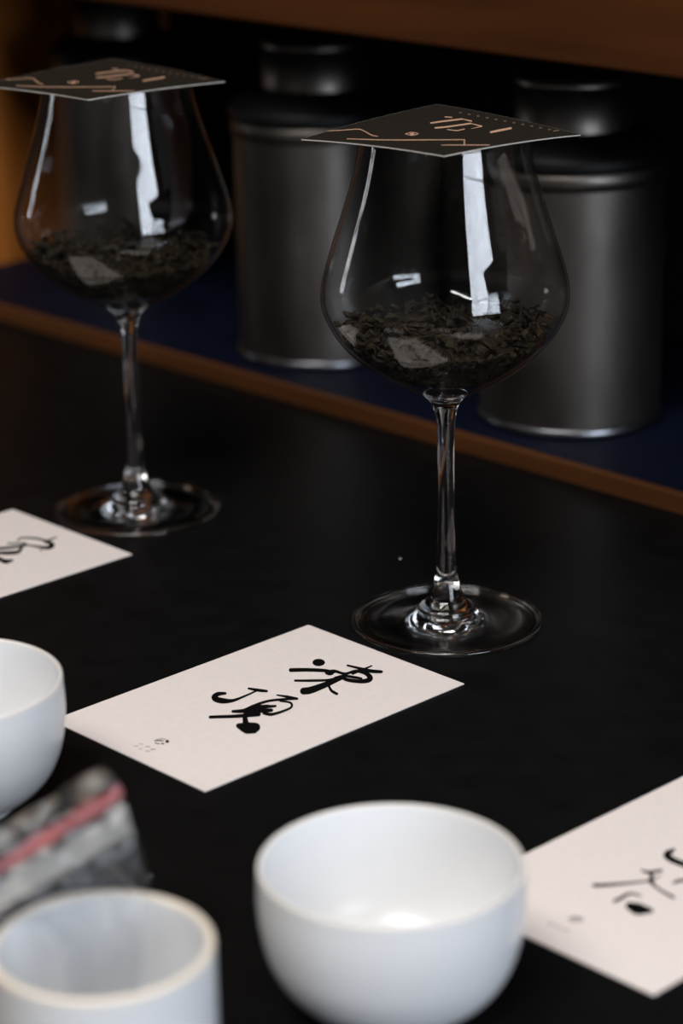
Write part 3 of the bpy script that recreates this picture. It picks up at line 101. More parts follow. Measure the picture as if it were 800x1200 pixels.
def lathe_obj(name, prof, mat, parent, seg=96, outward=True):
    """explicit winding: profile runs so that the surface normal points to its left; no recalculation for open shells"""
    bm = lathe(prof, seg)
    me = bpy.data.meshes.new(name); bm.normal_update(); bm.to_mesh(me); bm.free()
    for p in me.polygons: p.use_smooth = True
    return link(name, me, mat, parent)
def dup(root, loc, rotz, label, group=None):
    c = root.copy(); COL.objects.link(c); c.location = loc; c.rotation_euler = (0, 0, rotz); c['label'] = label
    if group: c['group'] = group
    for ch in list(root.children):
        d = ch.copy(); COL.objects.link(d); d.parent = c
        for g in list(ch.children):
            e = g.copy(); COL.objects.link(e); e.parent = d
    return c
def P3(x, y, z): return (x*MM, y*MM, TOP + z*MM)

# ---------------------------------------------------------------- materials
def new_mat(name):
    m = bpy.data.materials.new(name); m.use_nodes = True
    return m, m.node_tree.nodes, m.node_tree.links, m.node_tree.nodes['Principled BSDF']
def pbr(name, col, rough=0.5, metal=0.0, spec=0.5, vary=0.0, scale=40.0, bump=0.0, coat=0.0, stretch=(1, 1, 1)):
    m, N, L, b = new_mat(name)
    b.inputs['Base Color'].default_value = (*col, 1); b.inputs['Roughness'].default_value = rough
    b.inputs['Metallic'].default_value = metal; b.inputs['Specular IOR Level'].default_value = spec
    b.inputs['Coat Weight'].default_value = coat; b.inputs['Coat Roughness'].default_value = 0.08
    if vary or bump:
        tc = N.new('ShaderNodeTexCoord'); mp = N.new('ShaderNodeMapping'); mp.inputs['Scale'].default_value = stretch
        no = N.new('ShaderNodeTexNoise'); no.inputs['Scale'].default_value = scale; no.inputs['Detail'].default_value = 6
        L.new(tc.outputs['Object'], mp.inputs[0]); L.new(mp.outputs[0], no.inputs['Vector'])
        if vary:
            r = N.new('ShaderNodeValToRGB'); L.new(no.outputs['Fac'], r.inputs[0])
            r.color_ramp.elements[0].position = 0.3; r.color_ramp.elements[1].position = 0.7
            r.color_ramp.elements[0].color = (*[c*(1-vary) for c in col], 1); r.color_ramp.elements[1].color = (*[min(1, c*(1+vary)) for c in col], 1)
            L.new(r.outputs[0], b.inputs['Base Color'])
        if bump:
            bu = N.new('ShaderNodeBump'); bu.inputs['Strength'].default_value = bump; bu.inputs['Distance'].default_value = 0.002
            L.new(no.outputs['Fac'], bu.inputs['Height']); L.new(bu.outputs[0], b.inputs['Normal'])
    return m
def wood(name, dark, light, axis):
    m, N, L, b = new_mat(name)
    tc = N.new('ShaderNodeTexCoord'); mp = N.new('ShaderNodeMapping')
    sc = [14, 14, 14]; sc[axis] = 1.2; mp.inputs['Scale'].default_value = sc
    n1 = N.new('ShaderNodeTexNoise'); n1.inputs['Scale'].default_value = 2.2; n1.inputs['Detail'].default_value = 8; n1.inputs['Distortion'].default_value = 0.6
    r = N.new('ShaderNodeValToRGB'); r.color_ramp.elements[0].position = 0.32; r.color_ramp.elements[1].position = 0.72
    r.color_ramp.elements[0].color = (*dark, 1); r.color_ramp.elements[1].color = (*light, 1)
    bu = N.new('ShaderNodeBump'); bu.inputs['Strength'].default_value = 0.15; bu.inputs['Distance'].default_value = 0.001
    L.new(tc.outputs['Object'], mp.inputs[0]); L.new(mp.outputs[0], n1.inputs['Vector']); L.new(n1.outputs['Fac'], r.inputs[0])
    L.new(r.outputs[0], b.inputs['Base Color']); L.new(n1.outputs['Fac'], bu.inputs['Height']); L.new(bu.outputs[0], b.inputs['Normal'])
    b.inputs['Roughness'].default_value = 0.6; b.inputs['Specular IOR Level'].default_value = 0.15
    return m
def thin_clear(name, tint, rough, base_reflect, haze=0.0, haze_col=(0.8, 0.8, 0.8), bump=0.0):
    """thin clear wall: passes light straight through, reflects by its facing angle (Schlick)"""
    m, N, L, b = new_mat(name); N.remove(b); out = N['Material Output']
    tr = N.new('ShaderNodeBsdfTransparent'); tr.inputs[0].default_value = (*tint, 1)
    gl = N.new('ShaderNodeBsdfGlossy'); gl.inputs['Roughness'].default_value = rough
    lw = N.new('ShaderNodeLayerWeight'); lw.inputs['Blend'].default_value = 0.5
    pw = N.new('ShaderNodeMath'); pw.operation = 'POWER'; pw.inputs[1].default_value = 5.0; L.new(lw.outputs['Facing'], pw.inputs[0])
    mu = N.new('ShaderNodeMath'); mu.operation = 'MULTIPLY_ADD'; mu.inputs[1].default_value = 1-base_reflect; mu.inputs[2].default_value = base_reflect
    L.new(pw.outputs[0], mu.inputs[0])
    mx = N.new('ShaderNodeMixShader'); L.new(mu.outputs[0], mx.inputs[0]); L.new(tr.outputs[0], mx.inputs[1]); L.new(gl.outputs[0], mx.inputs[2])
    last = mx
    if haze:
        df = N.new('ShaderNodeBsdfDiffuse'); df.inputs[0].default_value = (*haze_col, 1)
        tl = N.new('ShaderNodeBsdfTranslucent'); tl.inputs[0].default_value = (*haze_col, 1)
        m2 = N.new('ShaderNodeMixShader'); m2.inputs[0].default_value = 0.5; L.new(df.outputs[0], m2.inputs[1]); L.new(tl.outputs[0], m2.inputs[2])
        m3 = N.new('ShaderNodeMixShader'); m3.inputs[0].default_value = haze; L.new(mx.outputs[0], m3.inputs[1]); L.new(m2.outputs[0], m3.inputs[2]); last = m3
    if bump:
        no = N.new('ShaderNodeTexNoise'); no.inputs['Scale'].default_value = 90; tc = N.new('ShaderNodeTexCoord'); L.new(tc.outputs['Object'], no.inputs['Vector'])
        bu = N.new('ShaderNodeBump'); bu.inputs['Strength'].default_value = bump; bu.inputs['Distance'].default_value = 0.004
        L.new(no.outputs['Fac'], bu.inputs['Height']); L.new(bu.outputs[0], gl.inputs['Normal'])
    L.new(last.outputs[0], out.inputs['Surface'])
    return m
def glass(name, ior=1.5):
    m, N, L, b = new_mat(name); N.remove(b)
    g = N.new('ShaderNodeBsdfGlass'); g.inputs['IOR'].default_value = ior; g.inputs['Roughness'].default_value = 0.0
    L.new(g.outputs[0], N['Material Output'].inputs['Surface']); return m
def emit(name, col, k):
    m, N, L, b = new_mat(name); b.inputs['Base Color'].default_value = (*col, 1)
    b.inputs['Emission Color'].default_value = (*col, 1); b.inputs['Emission Strength'].default_value = k; return m

M_counter = pbr('black_laminate', (0.0052, 0.0051, 0.0052), rough=0.4, spec=0.06, vary=0.2, scale=60)
M_wall = pbr('dark_plaster', (0.045, 0.042, 0.040), rough=0.9, vary=0.15, scale=6, bump=0.1)
M_wall_light = pbr('grey_plaster', (0.16, 0.155, 0.15), rough=0.9, vary=0.1, scale=6, bump=0.1)
M_floor = pbr('dark_concrete', (0.07, 0.065, 0.06), rough=0.7, vary=0.25, scale=5)
M_black = pbr('black_board', (0.004, 0.004, 0.0045), rough=0.7, spec=0.2)
M_woodx = wood('brown_wood', (0.046, 0.0135, 0.003), (0.095, 0.030, 0.0072), 0)
M_woodstrip = wood('edge_strip_wood', (0.065, 0.022, 0.006), (0.125, 0.045, 0.013), 0)
M_woodz = wood('orange_wood', (0.26, 0.082, 0.014), (0.58, 0.20, 0.036), 2)
M_liner = pbr('navy_liner', (0.0022, 0.0044, 0.0150), rough=0.6, spec=0.15, vary=0.2, scale=30)
M_steel = pbr('brushed_tin', (0.18, 0.163, 0.148), rough=0.40, metal=1.0, vary=0.45, scale=22, stretch=(1, 1, 0.5), bump=0.05)
M_steel_rim = pbr('tin_seam', (0.22, 0.23, 0.25), rough=0.3, metal=1.0)
M_lid = pbr('black_lid', (0.003, 0.003, 0.0033), rough=0.5, spec=0.2)
M_bowl = thin_clear('clear_bowl_glass', (0.975, 0.98, 0.98), 0.0, 0.053)
M_glass = glass('clear_solid_glass')
M_leaf = pbr('dark_oolong_leaf', (0.021, 0.0145, 0.0075), rough=0.65, vary=0.9, scale=110, spec=0.22)
M_porcelain = pbr('white_porcelain', (0.755, 0.762, 0.778), rough=0.22, spec=0.45)
M_lip = pbr('bare_porcelain_lip', (0.80, 0.71, 0.60), rough=0.5)
M_lip_pale = pbr('pale_porcelain_lip', (0.78, 0.735, 0.69), rough=0.35)
M_paper = pbr('blush_paper', (0.82, 0.74, 0.71), rough=0.85, spec=0.2, vary=0.02, scale=300)
M_ink = pbr('black_ink', (0.004, 0.0035, 0.0035), rough=0.9, spec=0.05)
M_greyink = pbr('grey_ink', (0.42, 0.37, 0.35), rough=0.8, spec=0.2)
M_softink = pbr('pale_grey_ink', (0.22, 0.19, 0.18), rough=0.8, spec=0.2)
M_board = pbr('charcoal_card', (0.0155, 0.0125, 0.0085), rough=0.7, spec=0.2)
M_edge = pbr('pale_card_edge', (0.55, 0.52, 0.48), rough=0.8)
M_gold = pbr('copper_foil', (0.88, 0.55, 0.38), rough=0.45, metal=0.35)
M_dots = pbr('dull_copper_print', (0.20, 0.14, 0.09), rough=0.6, metal=0.3)
M_film = thin_clear('clear_plastic_film', (0.93, 0.94, 0.95), 0.05, 0.032, haze=0.02, bump=0.2)
M_lipfilm = thin_clear('cloudy_zip_film', (0.9, 0.9, 0.9), 0.2, 0.05, haze=0.45, haze_col=(0.62, 0.62, 0.6))
M_red = pbr('red_plastic', (0.27, 0.058, 0.06), rough=0.45)
M_frame = pbr('black_metal_frame', (0.01, 0.01, 0.01), rough=0.5)
M_lamp = emit('warm_diffuser', (1.0, 0.80, 0.60), 5.0)

# ---------------------------------------------------------------- the room
X0, X1, Y0, Y1, H = -3.2, 2.3, -2.9, 0.46, 2.75
T = 0.12
struct(box('floor', X0-T, X1+T, Y0-T, Y1+T, -0.1, 0, M_floor))
bm = bmesh.new()          # the ceiling, open where the added fill skylight sits
for q in ((X0-T, -0.25, Y0-T, Y1+T), (1.35, X1+T, Y0-T, Y1+T), (-0.25, 1.35, Y0-T, -1.90), (-0.25, 1.35, -0.80, Y1+T)): add_box(bm, *q, H, H+0.1)
struct(from_bm('ceiling', bm, M_wall))
struct(box('wall_back', X0-T, X1+T, Y1, Y1+T, 0, H, M_wall))
def wall_with_hole(name, axis, p0, p1, a0, a1, h0, h1, z0, z1, mat):
    bm = bmesh.new()
    def b(u0, u1, w0, w1):
        if axis == 'x': add_box(bm, p0, p1, u0, u1, w0, w1)
        else: add_box(bm, u0, u1, p0, p1, w0, w1)
    b(a0, h0, 0, H); b(h1, a1, 0, H); b(h0, h1, 0, z0); b(h0, h1, z1, H)
    return struct(from_bm(name, bm, mat))
def window(name, axis, p0, p1, h0, h1, z0, z1, nv, nh):
    fr = bpy.data.objects.new(name, None); COL.objects.link(fr); struct(fr)
    w = 0.035
    def b(nm, u0, u1, w0, w1):
        if axis == 'x': return box(nm, p0, p1, u0, u1, w0, w1, M_frame, fr)
        if axis == 'z': return box(nm, u0, u1, w0, w1, p0, p1, M_frame, fr)
        return box(nm, u0, u1, p0, p1, w0, w1, M_frame, fr)
    b('window_frame', h0, h0+w, z0, z1); b('window_frame', h1-w, h1, z0, z1); b('window_frame', h0+w, h1-w, z0, z0+w); b('window_frame', h0+w, h1-w, z1-w, z1)
    for k in range(1, nv): u = h0+(h1-h0)*k/nv; b('glazing_bar', u-.007, u+.007, z0+w, z1-w)
    for k in range(1, nh): z = z0+(z1-z0)*k/nh; b('glazing_bar', h0+w, h1-w, z-.009, z+.009)
    return fr
wall_with_hole('wall_right', 'x', X1, X1+T, Y0, Y1, -1.0, 0.20, TOP+0.12, TOP+1.42, M_wall)
window('window_1', 'x', X1+0.04, X1+0.07, -1.0, 0.20, TOP+0.12, TOP+1.42, 18, 2)
wall_with_hole('wall_left', 'x', X0-T, X0, Y0, Y1, -1.43, -1.13, TOP+0.18, TOP+0.68, M_wall)
window('window_2', 'x', X0-0.07, X0-0.04, -1.43, -1.13, TOP+0.18, TOP+0.68, 2, 2)
struct(box('wall_front', X0-T, X1+T, Y0-T, Y0, 0, H, M_wall_light))
window('fill_skylight', 'z', H+0.03, H+0.06, -0.25, 1.35, -1.90, -0.80, 3, 2)  # unseen skylight, added as the opening for the overhead fill

# ceiling lamps
def ceiling_lamp(x, y, label):
    t = thing('ceiling_light', label, 'ceiling light', (x, y, H), 0)
    bm = bmesh.new(); add_box(bm, -.3, .3, -.16, .16, -.05, 0, .004); from_bm('lamp_housing', bm, M_frame, t)
    box('diffuser', -.28, .28, -.14, .14, -.056, -.05, M_lamp, t)
    return t
ceiling_lamp(0.4, -0.45, 'black framed ceiling light with warm diffuser above the counter')
ceiling_lamp(-1.6, -1.5, 'black framed ceiling light with warm diffuser over the far left floor')

# ---------------------------------------------------------------- counter and shelf
ct = thing('counter', 'long matt black counter carrying the cards, cups and wine glasses', 'counter', (0, 0, 0))
bm = bmesh.new(); add_box(bm, -1.9, 1.5, -0.58, 0.191, TOP-0.035, TOP, 0.001); from_bm('worktop', bm, M_counter, ct)
box('cabinet_body', -1.86, 1.46, -0.52, 0.18, 0.06, TOP-0.035, M_black, ct)
box('plinth', -1.86, 1.46, -0.46, 0.18, 0, 0.06, M_black, ct)
sh = thing('shelf', 'brown wooden shelf with navy lined base holding tea canisters behind the counter', 'shelf', (0, 0, 0))
box('cabinet_body', -1.6, 1.5, 0.197, 0.45, 0, TOP-0.004, M_black, sh)
box('base_liner', -0.695, 1.5, 0.199, 0.432, TOP-0.004, TOP+0.008, M_liner, sh)
box('front_strip', -1.6, 1.5, 0.1915, 0.197, TOP-0.03, TOP+0.0095, M_woodstrip, sh, 0.001)
box('back_board', -0.695, 1.5, 0.434, 0.45, TOP-0.004, TOP+0.60, M_black, sh)
box('upper_board', -0.695, 1.5, 0.193, 0.432, TOP+0.2262, TOP+0.2562, M_black, sh)
box('upper_beam', -0.695, 1.5, 0.175, 0.193, TOP+0.2255, TOP+0.33, M_woodx, sh, 0.002)
box('side_panel', -0.735, -0.697, 0.197, 0.45, TOP-0.004, TOP+0.60, M_woodz, sh, 0.001)
box('end_panel', 1.5, 1.53, 0.197, 0.45, 0, TOP+0.60, M_black, sh)

# ---------------------------------------------------------------- tea canisters
def canister(x, y, label):
    t = thing('tea_canister', label, 'canister', P3(x, y, 8.1), random.random()*6, 'tea canisters on the shelf')
    lathe_obj('tin_body', spline([(0, 1), (45, 1), (50, 1.5), (51, 4)], 3) + [(51, 6), (51, 60), (51, 100), (51, 139)], M_steel, t)
    lathe_obj('base_seam', spline([(51, .2), (52.6, 1.2), (52.9, 3), (52.2, 5), (51, 5.5)], 4), M_steel_rim, t)
    lathe_obj('upper_band', [(51, 138), (52.3, 138.6), (52.3, 147.5), (51, 148.5)], M_steel, t)
    lathe_obj('black_shoulder', [(51, 148)] + spline([(53.5, 148.2), (54, 151), (52.5, 156), (45, 162), (36, 165.5)], 4) + [(33, 166)], M_lid, t)
    lathe_obj('cap', [(33, 164), (33, 190)] + spline([(33, 190), (32.2, 193), (29, 195), (15, 195.6), (0, 195.8)], 4), M_steel, t)
    return t
random.seed(4)
canister(-155, 266, 'metal tea canister with black shoulder standing behind the nearer wine glass')
canister(-360, 266, 'metal tea canister with black shoulder standing between the two wine glasses')
c3 = canister(-590, 300, 'metal tea canister beside the orange wooden panel, behind the far wine glass')
c3.scale = (0.88, 0.88, 1.04)

# ---------------------------------------------------------------- wine glasses
OUT = spline([(10.5, 109.5), (20, 114.4), (30, 120.2), (40, 127.8), (46.8, 135), (51.3, 142), (54.1, 148.5), (54.9, 154), (54.3, 161), (51.6, 171), (47.5, 184), (42.6, 199), (38.6, 213), (36.2, 225.4)], 5)
def inner_r(z):
    for (r0, z0), (r1, z1) in zip(OUT, OUT[1:]):
        if z0 <= z-1.2 <= z1: return r0+(r1-r0)*(z-1.2-z0)/(z1-z0+1e-9)-1.1
    return 9.0 if z < 120 else 35.0
def wine_glass(x, y, label):
    t = thing('wine_glass', label, 'wine glass', P3(x, y, 0), 0, 'wine glasses of dry tea on the counter')
    inn = [(max(0, r-1.15), z+(1.4 if z < 135 else 0.4)) for r, z in OUT]
    prof = OUT + [(36.0, 226.0), (35.4, 226.0)] + [q for q in inn[::-1] if q[1] > 118.2] + [(17, 117.0), (9, 116.2), (0, 116)]
    lathe_obj('bowl', prof, M_bowl, t, 128)
    foot = [(0, 0.9), (30, .9)] + spline([(41.8, 0.35), (42.6, .1), (43.4, .35), (43.8, 1.1), (43.5, 1.9), (42.7, 2.3), (41.9, 2.05), (41.0, 1.7)], 5) + spline([(36, 1.75), (28, 2.1), (20, 3.1), (15.5, 4.6), (13.4, 6.2), (12.4, 8.4), (10.2, 10.4), (8.2, 12.6), (7.0, 15.5)], 5)
    lathe_obj('foot', foot, M_glass, t, 128)
    stem = spline([(7.0, 15.5), (6.1, 18.5), (5.3, 22), (4.6, 28), (4.15, 38), (3.85, 55), (3.75, 75), (3.9, 90), (4.4, 98), (5.6, 103), (7.6, 106.8), (10.2, 109.2)], 5) + spline([(10.0, 109.7), (8, 108.6), (5, 107.6), (0, 107.2)], 4)
    lathe_obj('stem', stem, M_glass, t, 64)
    return t
g1 = wine_glass(0, 0, 'nearer stemmed wine glass of dark tea leaves, before the middle calligraphy card')
g2 = wine_glass(-225.5, 3.1, 'farther stemmed wine glass of dark tea leaves, by the left calligraphy card')

wine_glass(225.5, 0, 'third stemmed wine glass of dark tea leaves, beyond the right edge')
def tea_leaves(x, y, seed, label):
    rnd = random.Random(seed); bm = bmesh.new()
    def clampr(p, pad=.5):
        r = math.hypot(p.x, p.y); lim = inner_r(max(118.0, p.z))-pad
        if r > lim: p.x *= lim/r; p.y *= lim/r
        if p.z < 118.4: p.z = 118.4+rnd.random()*.4
        return p
    core = [(0, 119.5), (12, 119.6)] + [(max(1, inner_r(z)-3.0), z) for z in range(121, 137, 3)] + [(38, 137), (20, 137.5), (0, 137.5)]
    cb = lathe(core, 40)
    vm = [bm.verts.new(v.co/MM) for v in cb.verts]
    cb.verts.index_update()
    for f in cb.faces: bm.faces.new([vm[v.index] for v in f.verts])
    cb.free()
    n = 0
    while n < 980:
        z = 119+rnd.random()*25.5
        lim = inner_r(z)-1.5
        a = rnd.random()*2*math.pi
        r = lim*math.sqrt(rnd.random()) if z > 136 else lim*(0.86+.14*rnd.random())
        hump = 141.5+2.5*noise.noise(Vector((r*math.cos(a)*.06, r*math.sin(a)*.06, seed)))
        if z > hump+1.5: continue
        if z < 136 and rnd.random() > inner_r(z)/50: continue
        n += 1
        c = Vector((r*math.cos(a), r*math.sin(a), z))
        L = rnd.uniform(4, 10.5); w = rnd.choice((.8, 1.3, 1.9, 2.5))*rnd.uniform(.8, 1.2); 
        d = Vector((rnd.gauss(0, 1), rnd.gauss(0, 1), rnd.gauss(0, .45))).normalized()
        e = d.cross(Vector((rnd.random(), rnd.random(), 1))).normalized(); f = d.cross(e)
        bend = rnd.uniform(-.5, .5)*L; tw = rnd.uniform(-2, 2); rings = []
        for i in range(6):
            s = i/5-.5
            cc = c+d*L*s+e*bend*(s*s*2-.25)+f*.5*math.sin(7*s+tw)
            ww = w*(1-(2*abs(s))**2.2*.8)*(1+.35*rnd.uniform(-1, 1))
            ring = []
            for k in range(5):
                q = k/5*2*math.pi+tw*s*2
                p = cc+e*ww*math.cos(q)+f*ww*.6*math.sin(q)
                ring.append(bm.verts.new(clampr(p)))
            rings.append(ring)
        for A, B in zip(rings, rings[1:]):
            for k in range(5): bm.faces.new((A[k], A[(k+1) % 5], B[(k+1) % 5], B[k]))
        bm.faces.new(rings[0][::-1]); bm.faces.new(rings[-1])
    for v in bm.verts: v.co *= MM
    o = from_bm('tea_leaves', bm, M_leaf, None)
    o.location = P3(x, y, 0)
    return tag(o, label, 'tea leaves', kind='stuff')
tea_leaves(0, 0, 3, 'dark twisted dry tea leaves filling the base of the nearer wine glass')
tea_leaves(-225.5, 3.1, 8, 'dark twisted dry tea leaves filling the base of the farther wine glass')

tea_leaves(225.5, 0, 13, 'dark twisted dry tea leaves in the third wine glass beyond the right edge')
# ---------------------------------------------------------------- flat print
def ink(name, data, mat, parent, zf, lim=None):
    bm = bmesh.new()
    for q, row in enumerate(data):
        prev = None; lift = q*0.0035
        for i in range(0, len(row), 4):
            p = list(row[i:i+4])
            if lim: p = [max(-lim, min(lim, c)) for c in p]
            a = bm.verts.new((p[0]*MM, p[1]*MM, (zf(p[0], p[1])+lift)*MM)); b = bm.verts.new((p[2]*MM, p[3]*MM, (zf(p[2], p[3])+lift)*MM))
            if prev:
                try: bm.faces.new((prev[0], prev[1], b, a))
                except ValueError: pass
            prev = (a, b)
    bmesh.ops.remove_doubles(bm, verts=bm.verts, dist=1e-7)
    bm.normal_update()
    for f in bm.faces:
        if f.normal.z < 0: f.normal_flip()
    me = bpy.data.meshes.new(name); bm.to_mesh(me); bm.free()
    return link(name, me, mat, parent)

# ---------------------------------------------------------------- calligraphy cards lying on the counter
CARD_ROT = math.radians(89.55)
def calligraphy_card(x, y, label, inkd, logod=None, subd=None, logo_mat=None):
    t = thing('calligraphy_card', label, 'card', P3(x, y, 0), CARD_ROT, 'calligraphy cards on the counter')
    bm = bmesh.new(); add_box(bm, -.074, .074, -.0493, .0493, 0.00002, .0004); from_bm('paper', bm, M_paper, t)
    flat = lambda u, v: .43
    ink('calligraphy', inkd, M_ink, t, flat)
    if logod: ink('emblem', logod, logo_mat or M_ink, t, flat)
    if subd: ink('small_print', subd, M_greyink, t, flat)
    return t
calligraphy_card(5.7, -121.3, 'blush white card with two large black brush characters, before the nearer glass', CENTRE_INK, CENTRE_LOGO, CENTRE_SUB)
calligraphy_card(230.5, -120.7, 'blush white calligraphy card at the right, partly behind the middle white bowl', RIGHT_INK, RIGHT_LOGO, RIGHT_SUB, M_softink)
calligraphy_card(-225.3, -115.7, 'blush white calligraphy card at the left, before the farther wine glass', LEFT_INK)

# ---------------------------------------------------------------- cover cards lying on the glasses
def cover_card(x, y, label, droop, rot=0.0):
    t = thing('cover_card', label, 'card', P3(x, y, 0), rot, 'printed cards covering the wine glasses')
    hs = 42.6; n = 20; th = .45
    zt = lambda u, v: 227.3-droop*((u+v)/math.sqrt(2)/60)**2
    bm = bmesh.new()
    def sheet(off):
        return [[bm.verts.new(((-hs+2*hs*i/n)*MM, (-hs+2*hs*j/n)*MM, (zt(-hs+2*hs*i/n, -hs+2*hs*j/n)+off)*MM)) for j in range(n+1)] for i in range(n+1)]
    A = sheet(0); B = sheet(-th)
    for i in range(n):
        for j in range(n):
            bm.faces.new((A[i][j], A[i+1][j], A[i+1][j+1], A[i][j+1])); bm.faces.new((B[i][j], B[i][j+1], B[i+1][j+1], B[i+1][j]))
    card = from_bm('card_face', bm, M_board, t, True)
    bm = bmesh.new(); ring = [(i, 0) for i in range(n)] + [(n, j) for j in range(n)] + [(i, n) for i in range(n, 0, -1)] + [(0, j) for j in range(n, 0, -1)]
    vt = []
    for i, j in ring:
        u, v = (-hs+2*hs*i/n), (-hs+2*hs*j/n)
        vt.append((bm.verts.new((u*1.0006*MM, v*1.0006*MM, (zt(u, v)+.02)*MM)), bm.verts.new((u*1.0006*MM, v*1.0006*MM, (zt(u, v)-th-.02)*MM))))
    for k in range(len(vt)):
        a, b = vt[k], vt[(k+1) % len(vt)]; bm.faces.new((a[0], a[1], b[1], b[0]))
    from_bm('pale_cut_edge', bm, M_edge, t)
    z2 = lambda u, v: zt(u, v)+.06
    ink('foil_lettering', GOLD_INK, M_gold, t, z2, 42.3); ink('fine_print', DOT_INK, M_dots, t, z2, 42.3)
    return t
cover_card(-4.5, 2.4, 'charcoal card with copper foil lettering covering the nearer wine glass', 3.6)
cover_card(-225.5+2, 3.1-11, 'charcoal card with copper foil lettering covering the farther wine glass', 2.6)

cover_card(225.5-2, 0, 'charcoal card covering the third wine glass beyond the right edge', 3.2)
# ---------------------------------------------------------------- porcelain
def bowl(x, y, label):
    t = thing('porcelain_bowl', label, 'bowl', P3(x, y, 0), 0, 'round white tasting bowls on the counter')
    outer = spline([(22.6, 3.6), (29.5, 7), (36.6, 14), (41, 23), (43.1, 33), (43.75, 42), (43.55, 50), (43.4, 52.8)], 6)
    inner = spline([(41.9, 53.1), (41.7, 48), (41.1, 40), (39.4, 30), (35.5, 19), (28, 11.5), (16, 8), (0, 7.2)], 6)
    lathe_obj('body', outer, M_porcelain, t)
    lathe_obj('inside', inner, M_porcelain, t)
    lathe_obj('lip', spline([(43.4, 52.8), (43.25, 53.6), (42.7, 54), (42.1, 53.7), (41.9, 53.1)], 4), M_lip_pale, t)
    lathe_obj('foot_ring', [(0, 3.2), (19.2, 3.0)] + spline([(19.6, .4), (20.6, .02), (21.8, .3), (22.4, 2), (22.6, 3.6)], 3), M_porcelain, t)
    return t
b1 = bowl(222.4, -260.8, 'round white porcelain bowl in the middle foreground, beside the right card')
b2 = dup(b1, P3(-5.9, -270.5, 0), 0.5, 'round white porcelain bowl cut by the left edge, touching the middle card corner')
cp = thing('porcelain_cup', 'straight sided white porcelain cup holding a clear plastic zip bag', 'cup', P3(211.7, -371.5, 0), 0)
lathe_obj('body', spline([(28.5, 2.5), (31, 5), (32.8, 11), (33.5, 22), (33.6, 40), (33.6, 63.6)], 6), M_porcelain, cp)
lathe_obj('inside', spline([(30.9, 63.8), (30.9, 50), (30.8, 25), (29.6, 13), (25, 7.5), (12, 6.2), (0, 6)], 6), M_porcelain, cp)
lathe_obj('lip', spline([(33.6, 63.6), (33.4, 64.5), (32.3, 65), (31.3, 64.6), (30.9, 63.8)], 4), M_lip, cp)
lathe_obj('foot_ring', [(0, 2.6), (25.5, 2.4)] + spline([(26, .4), (27, .02), (28, .4), (28.5, 2.5)], 3), M_porcelain, cp)

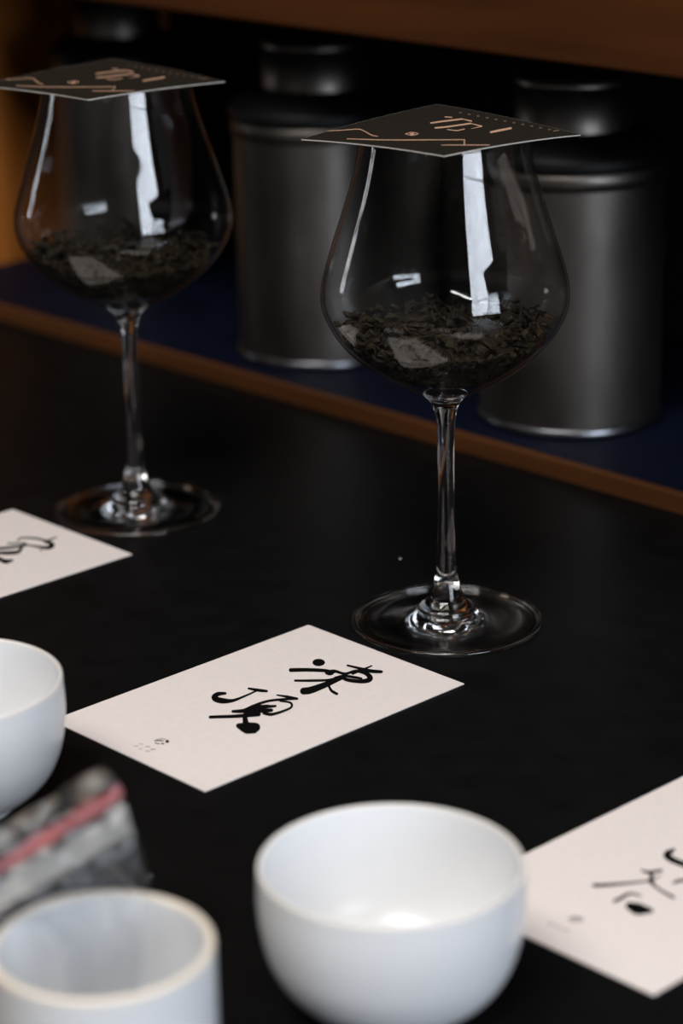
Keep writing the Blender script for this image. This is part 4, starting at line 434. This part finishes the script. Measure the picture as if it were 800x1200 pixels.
# ---------------------------------------------------------------- plastic zip bag standing in the cup
BAG = [((188.2, -346.0, 104.5), (176.6, -405.9, 85.2)), ((192.0, -344.5, 98.7), (179.5, -404.6, 78.2)), ((197.3, -346.7, 89.8), (181.5, -402.8, 71.5)),
       ((201.7, -346.5, 80.5), (188.6, -391.3, 69.5)), ((205.3, -346.6, 72.6), (193.0, -380.5, 69.0)), ((212.5, -356.5, 62), (198.4, -374.8, 60)),
       ((216.0, -362.0, 40), (200.8, -376.9, 40)), ((216.0, -364.0, 12), (202.0, -378.0, 12))]
def bag_pt(u, s, side):
    """u along the zip 0..1, s 0..7 down the bag; side +1 front sheet, -1 back sheet"""
    i = min(int(s), len(BAG)-2); t = s-i
    a = Vector(BAG[i][0]).lerp(Vector(BAG[i+1][0]), t); b = Vector(BAG[i][1]).lerp(Vector(BAG[i+1][1]), t)
    p = a.lerp(b, u)
    nrm = (b-a).normalized().cross(Vector((0, 0, 1))).normalized()
    if nrm.dot(Vector((.68, -.65, 0))) < 0: nrm = -nrm
    puff = 2.6*math.sin(math.pi*min(1, max(0, u)))*min(1, max(0, s-.6)/2.5)
    gather = min(1, max(0, (s-2.2)/2.5))
    fold = 2.3*gather*math.sin(u*21+s*1.3)
    cr = 2.2*noise.noise(Vector((u*5, s*.9, side*3.7)))*min(1, .25+s*.2) + 1.9*noise.noise(Vector((u*8+3, s*1.6, 9.3+side*.5))) + (4.5*max(0, u-.55)*noise.noise(Vector((u*14, s*2.2, 5+side*.4))) if s < 2.2 else 0)
    lean = -5.0*max(0, 1.0-s)**2-1.6*max(0, 1.2-abs(s-1.2))      # the mouth flap falls back from the seal
    return p+nrm*(side*(.35+puff*.6)+fold+cr+lean)
def bag_sheet(bm, s0, s1, side, nu=44, ns=8, off=0.0):
    g = []
    for i in range(ns+1):
        row = []
        for k in range(nu+1):
            p = bag_pt(k/nu, s0+(s1-s0)*i/ns, side)
            p = p+Vector((.68, -.65, .33))*off*side
            row.append(bm.verts.new(((p.x-209)*MM, (p.y+370)*MM, (p.z-12)*MM)))
        g.append(row)
    for i in range(ns):
        for k in range(nu): bm.faces.new((g[i][k], g[i][k+1], g[i+1][k+1], g[i+1][k]))
bag = thing('zip_bag', 'crumpled clear plastic zip bag with a red seal line, standing in the straight cup', 'bag', P3(209, -370, 12), 0)
bm = bmesh.new()
for sd in (1, -1): bag_sheet(bm, 1.25, 7, sd, 44, 40)
from_bm('film', bm, M_film, bag, True)
bm = bmesh.new()
for sd in (1, -1): bag_sheet(bm, 0, .8, sd, 44, 6)
from_bm('mouth_flap', bm, M_film, bag, True)
bm = bmesh.new()
for sd in (1, -1): bag_sheet(bm, .8, 1.25, sd, 44, 3, .25)
from_bm('red_seal', bm, M_red, bag, True)
bm = bmesh.new()
for sd in (1, -1): bag_sheet(bm, 1.55, 2.25, sd, 44, 4, .3)
from_bm('cloudy_band', bm, M_lipfilm, bag, True)

# a crumb on the counter
rnd = random.Random(2); bm = bmesh.new()
bmesh.ops.create_icosphere(bm, subdivisions=1, radius=0.0007)
for v in bm.verts: v.co = Vector((v.co.x*1.9, v.co.y, v.co.z*.6))*rnd.uniform(.8, 1.2)
cr = from_bm('crumb', bm, M_steel_rim); cr.location = P3(-73.8, 44.3, .42)
tag(cr, 'tiny pale crumb lying on the black counter left of the nearer glass foot', 'crumb')
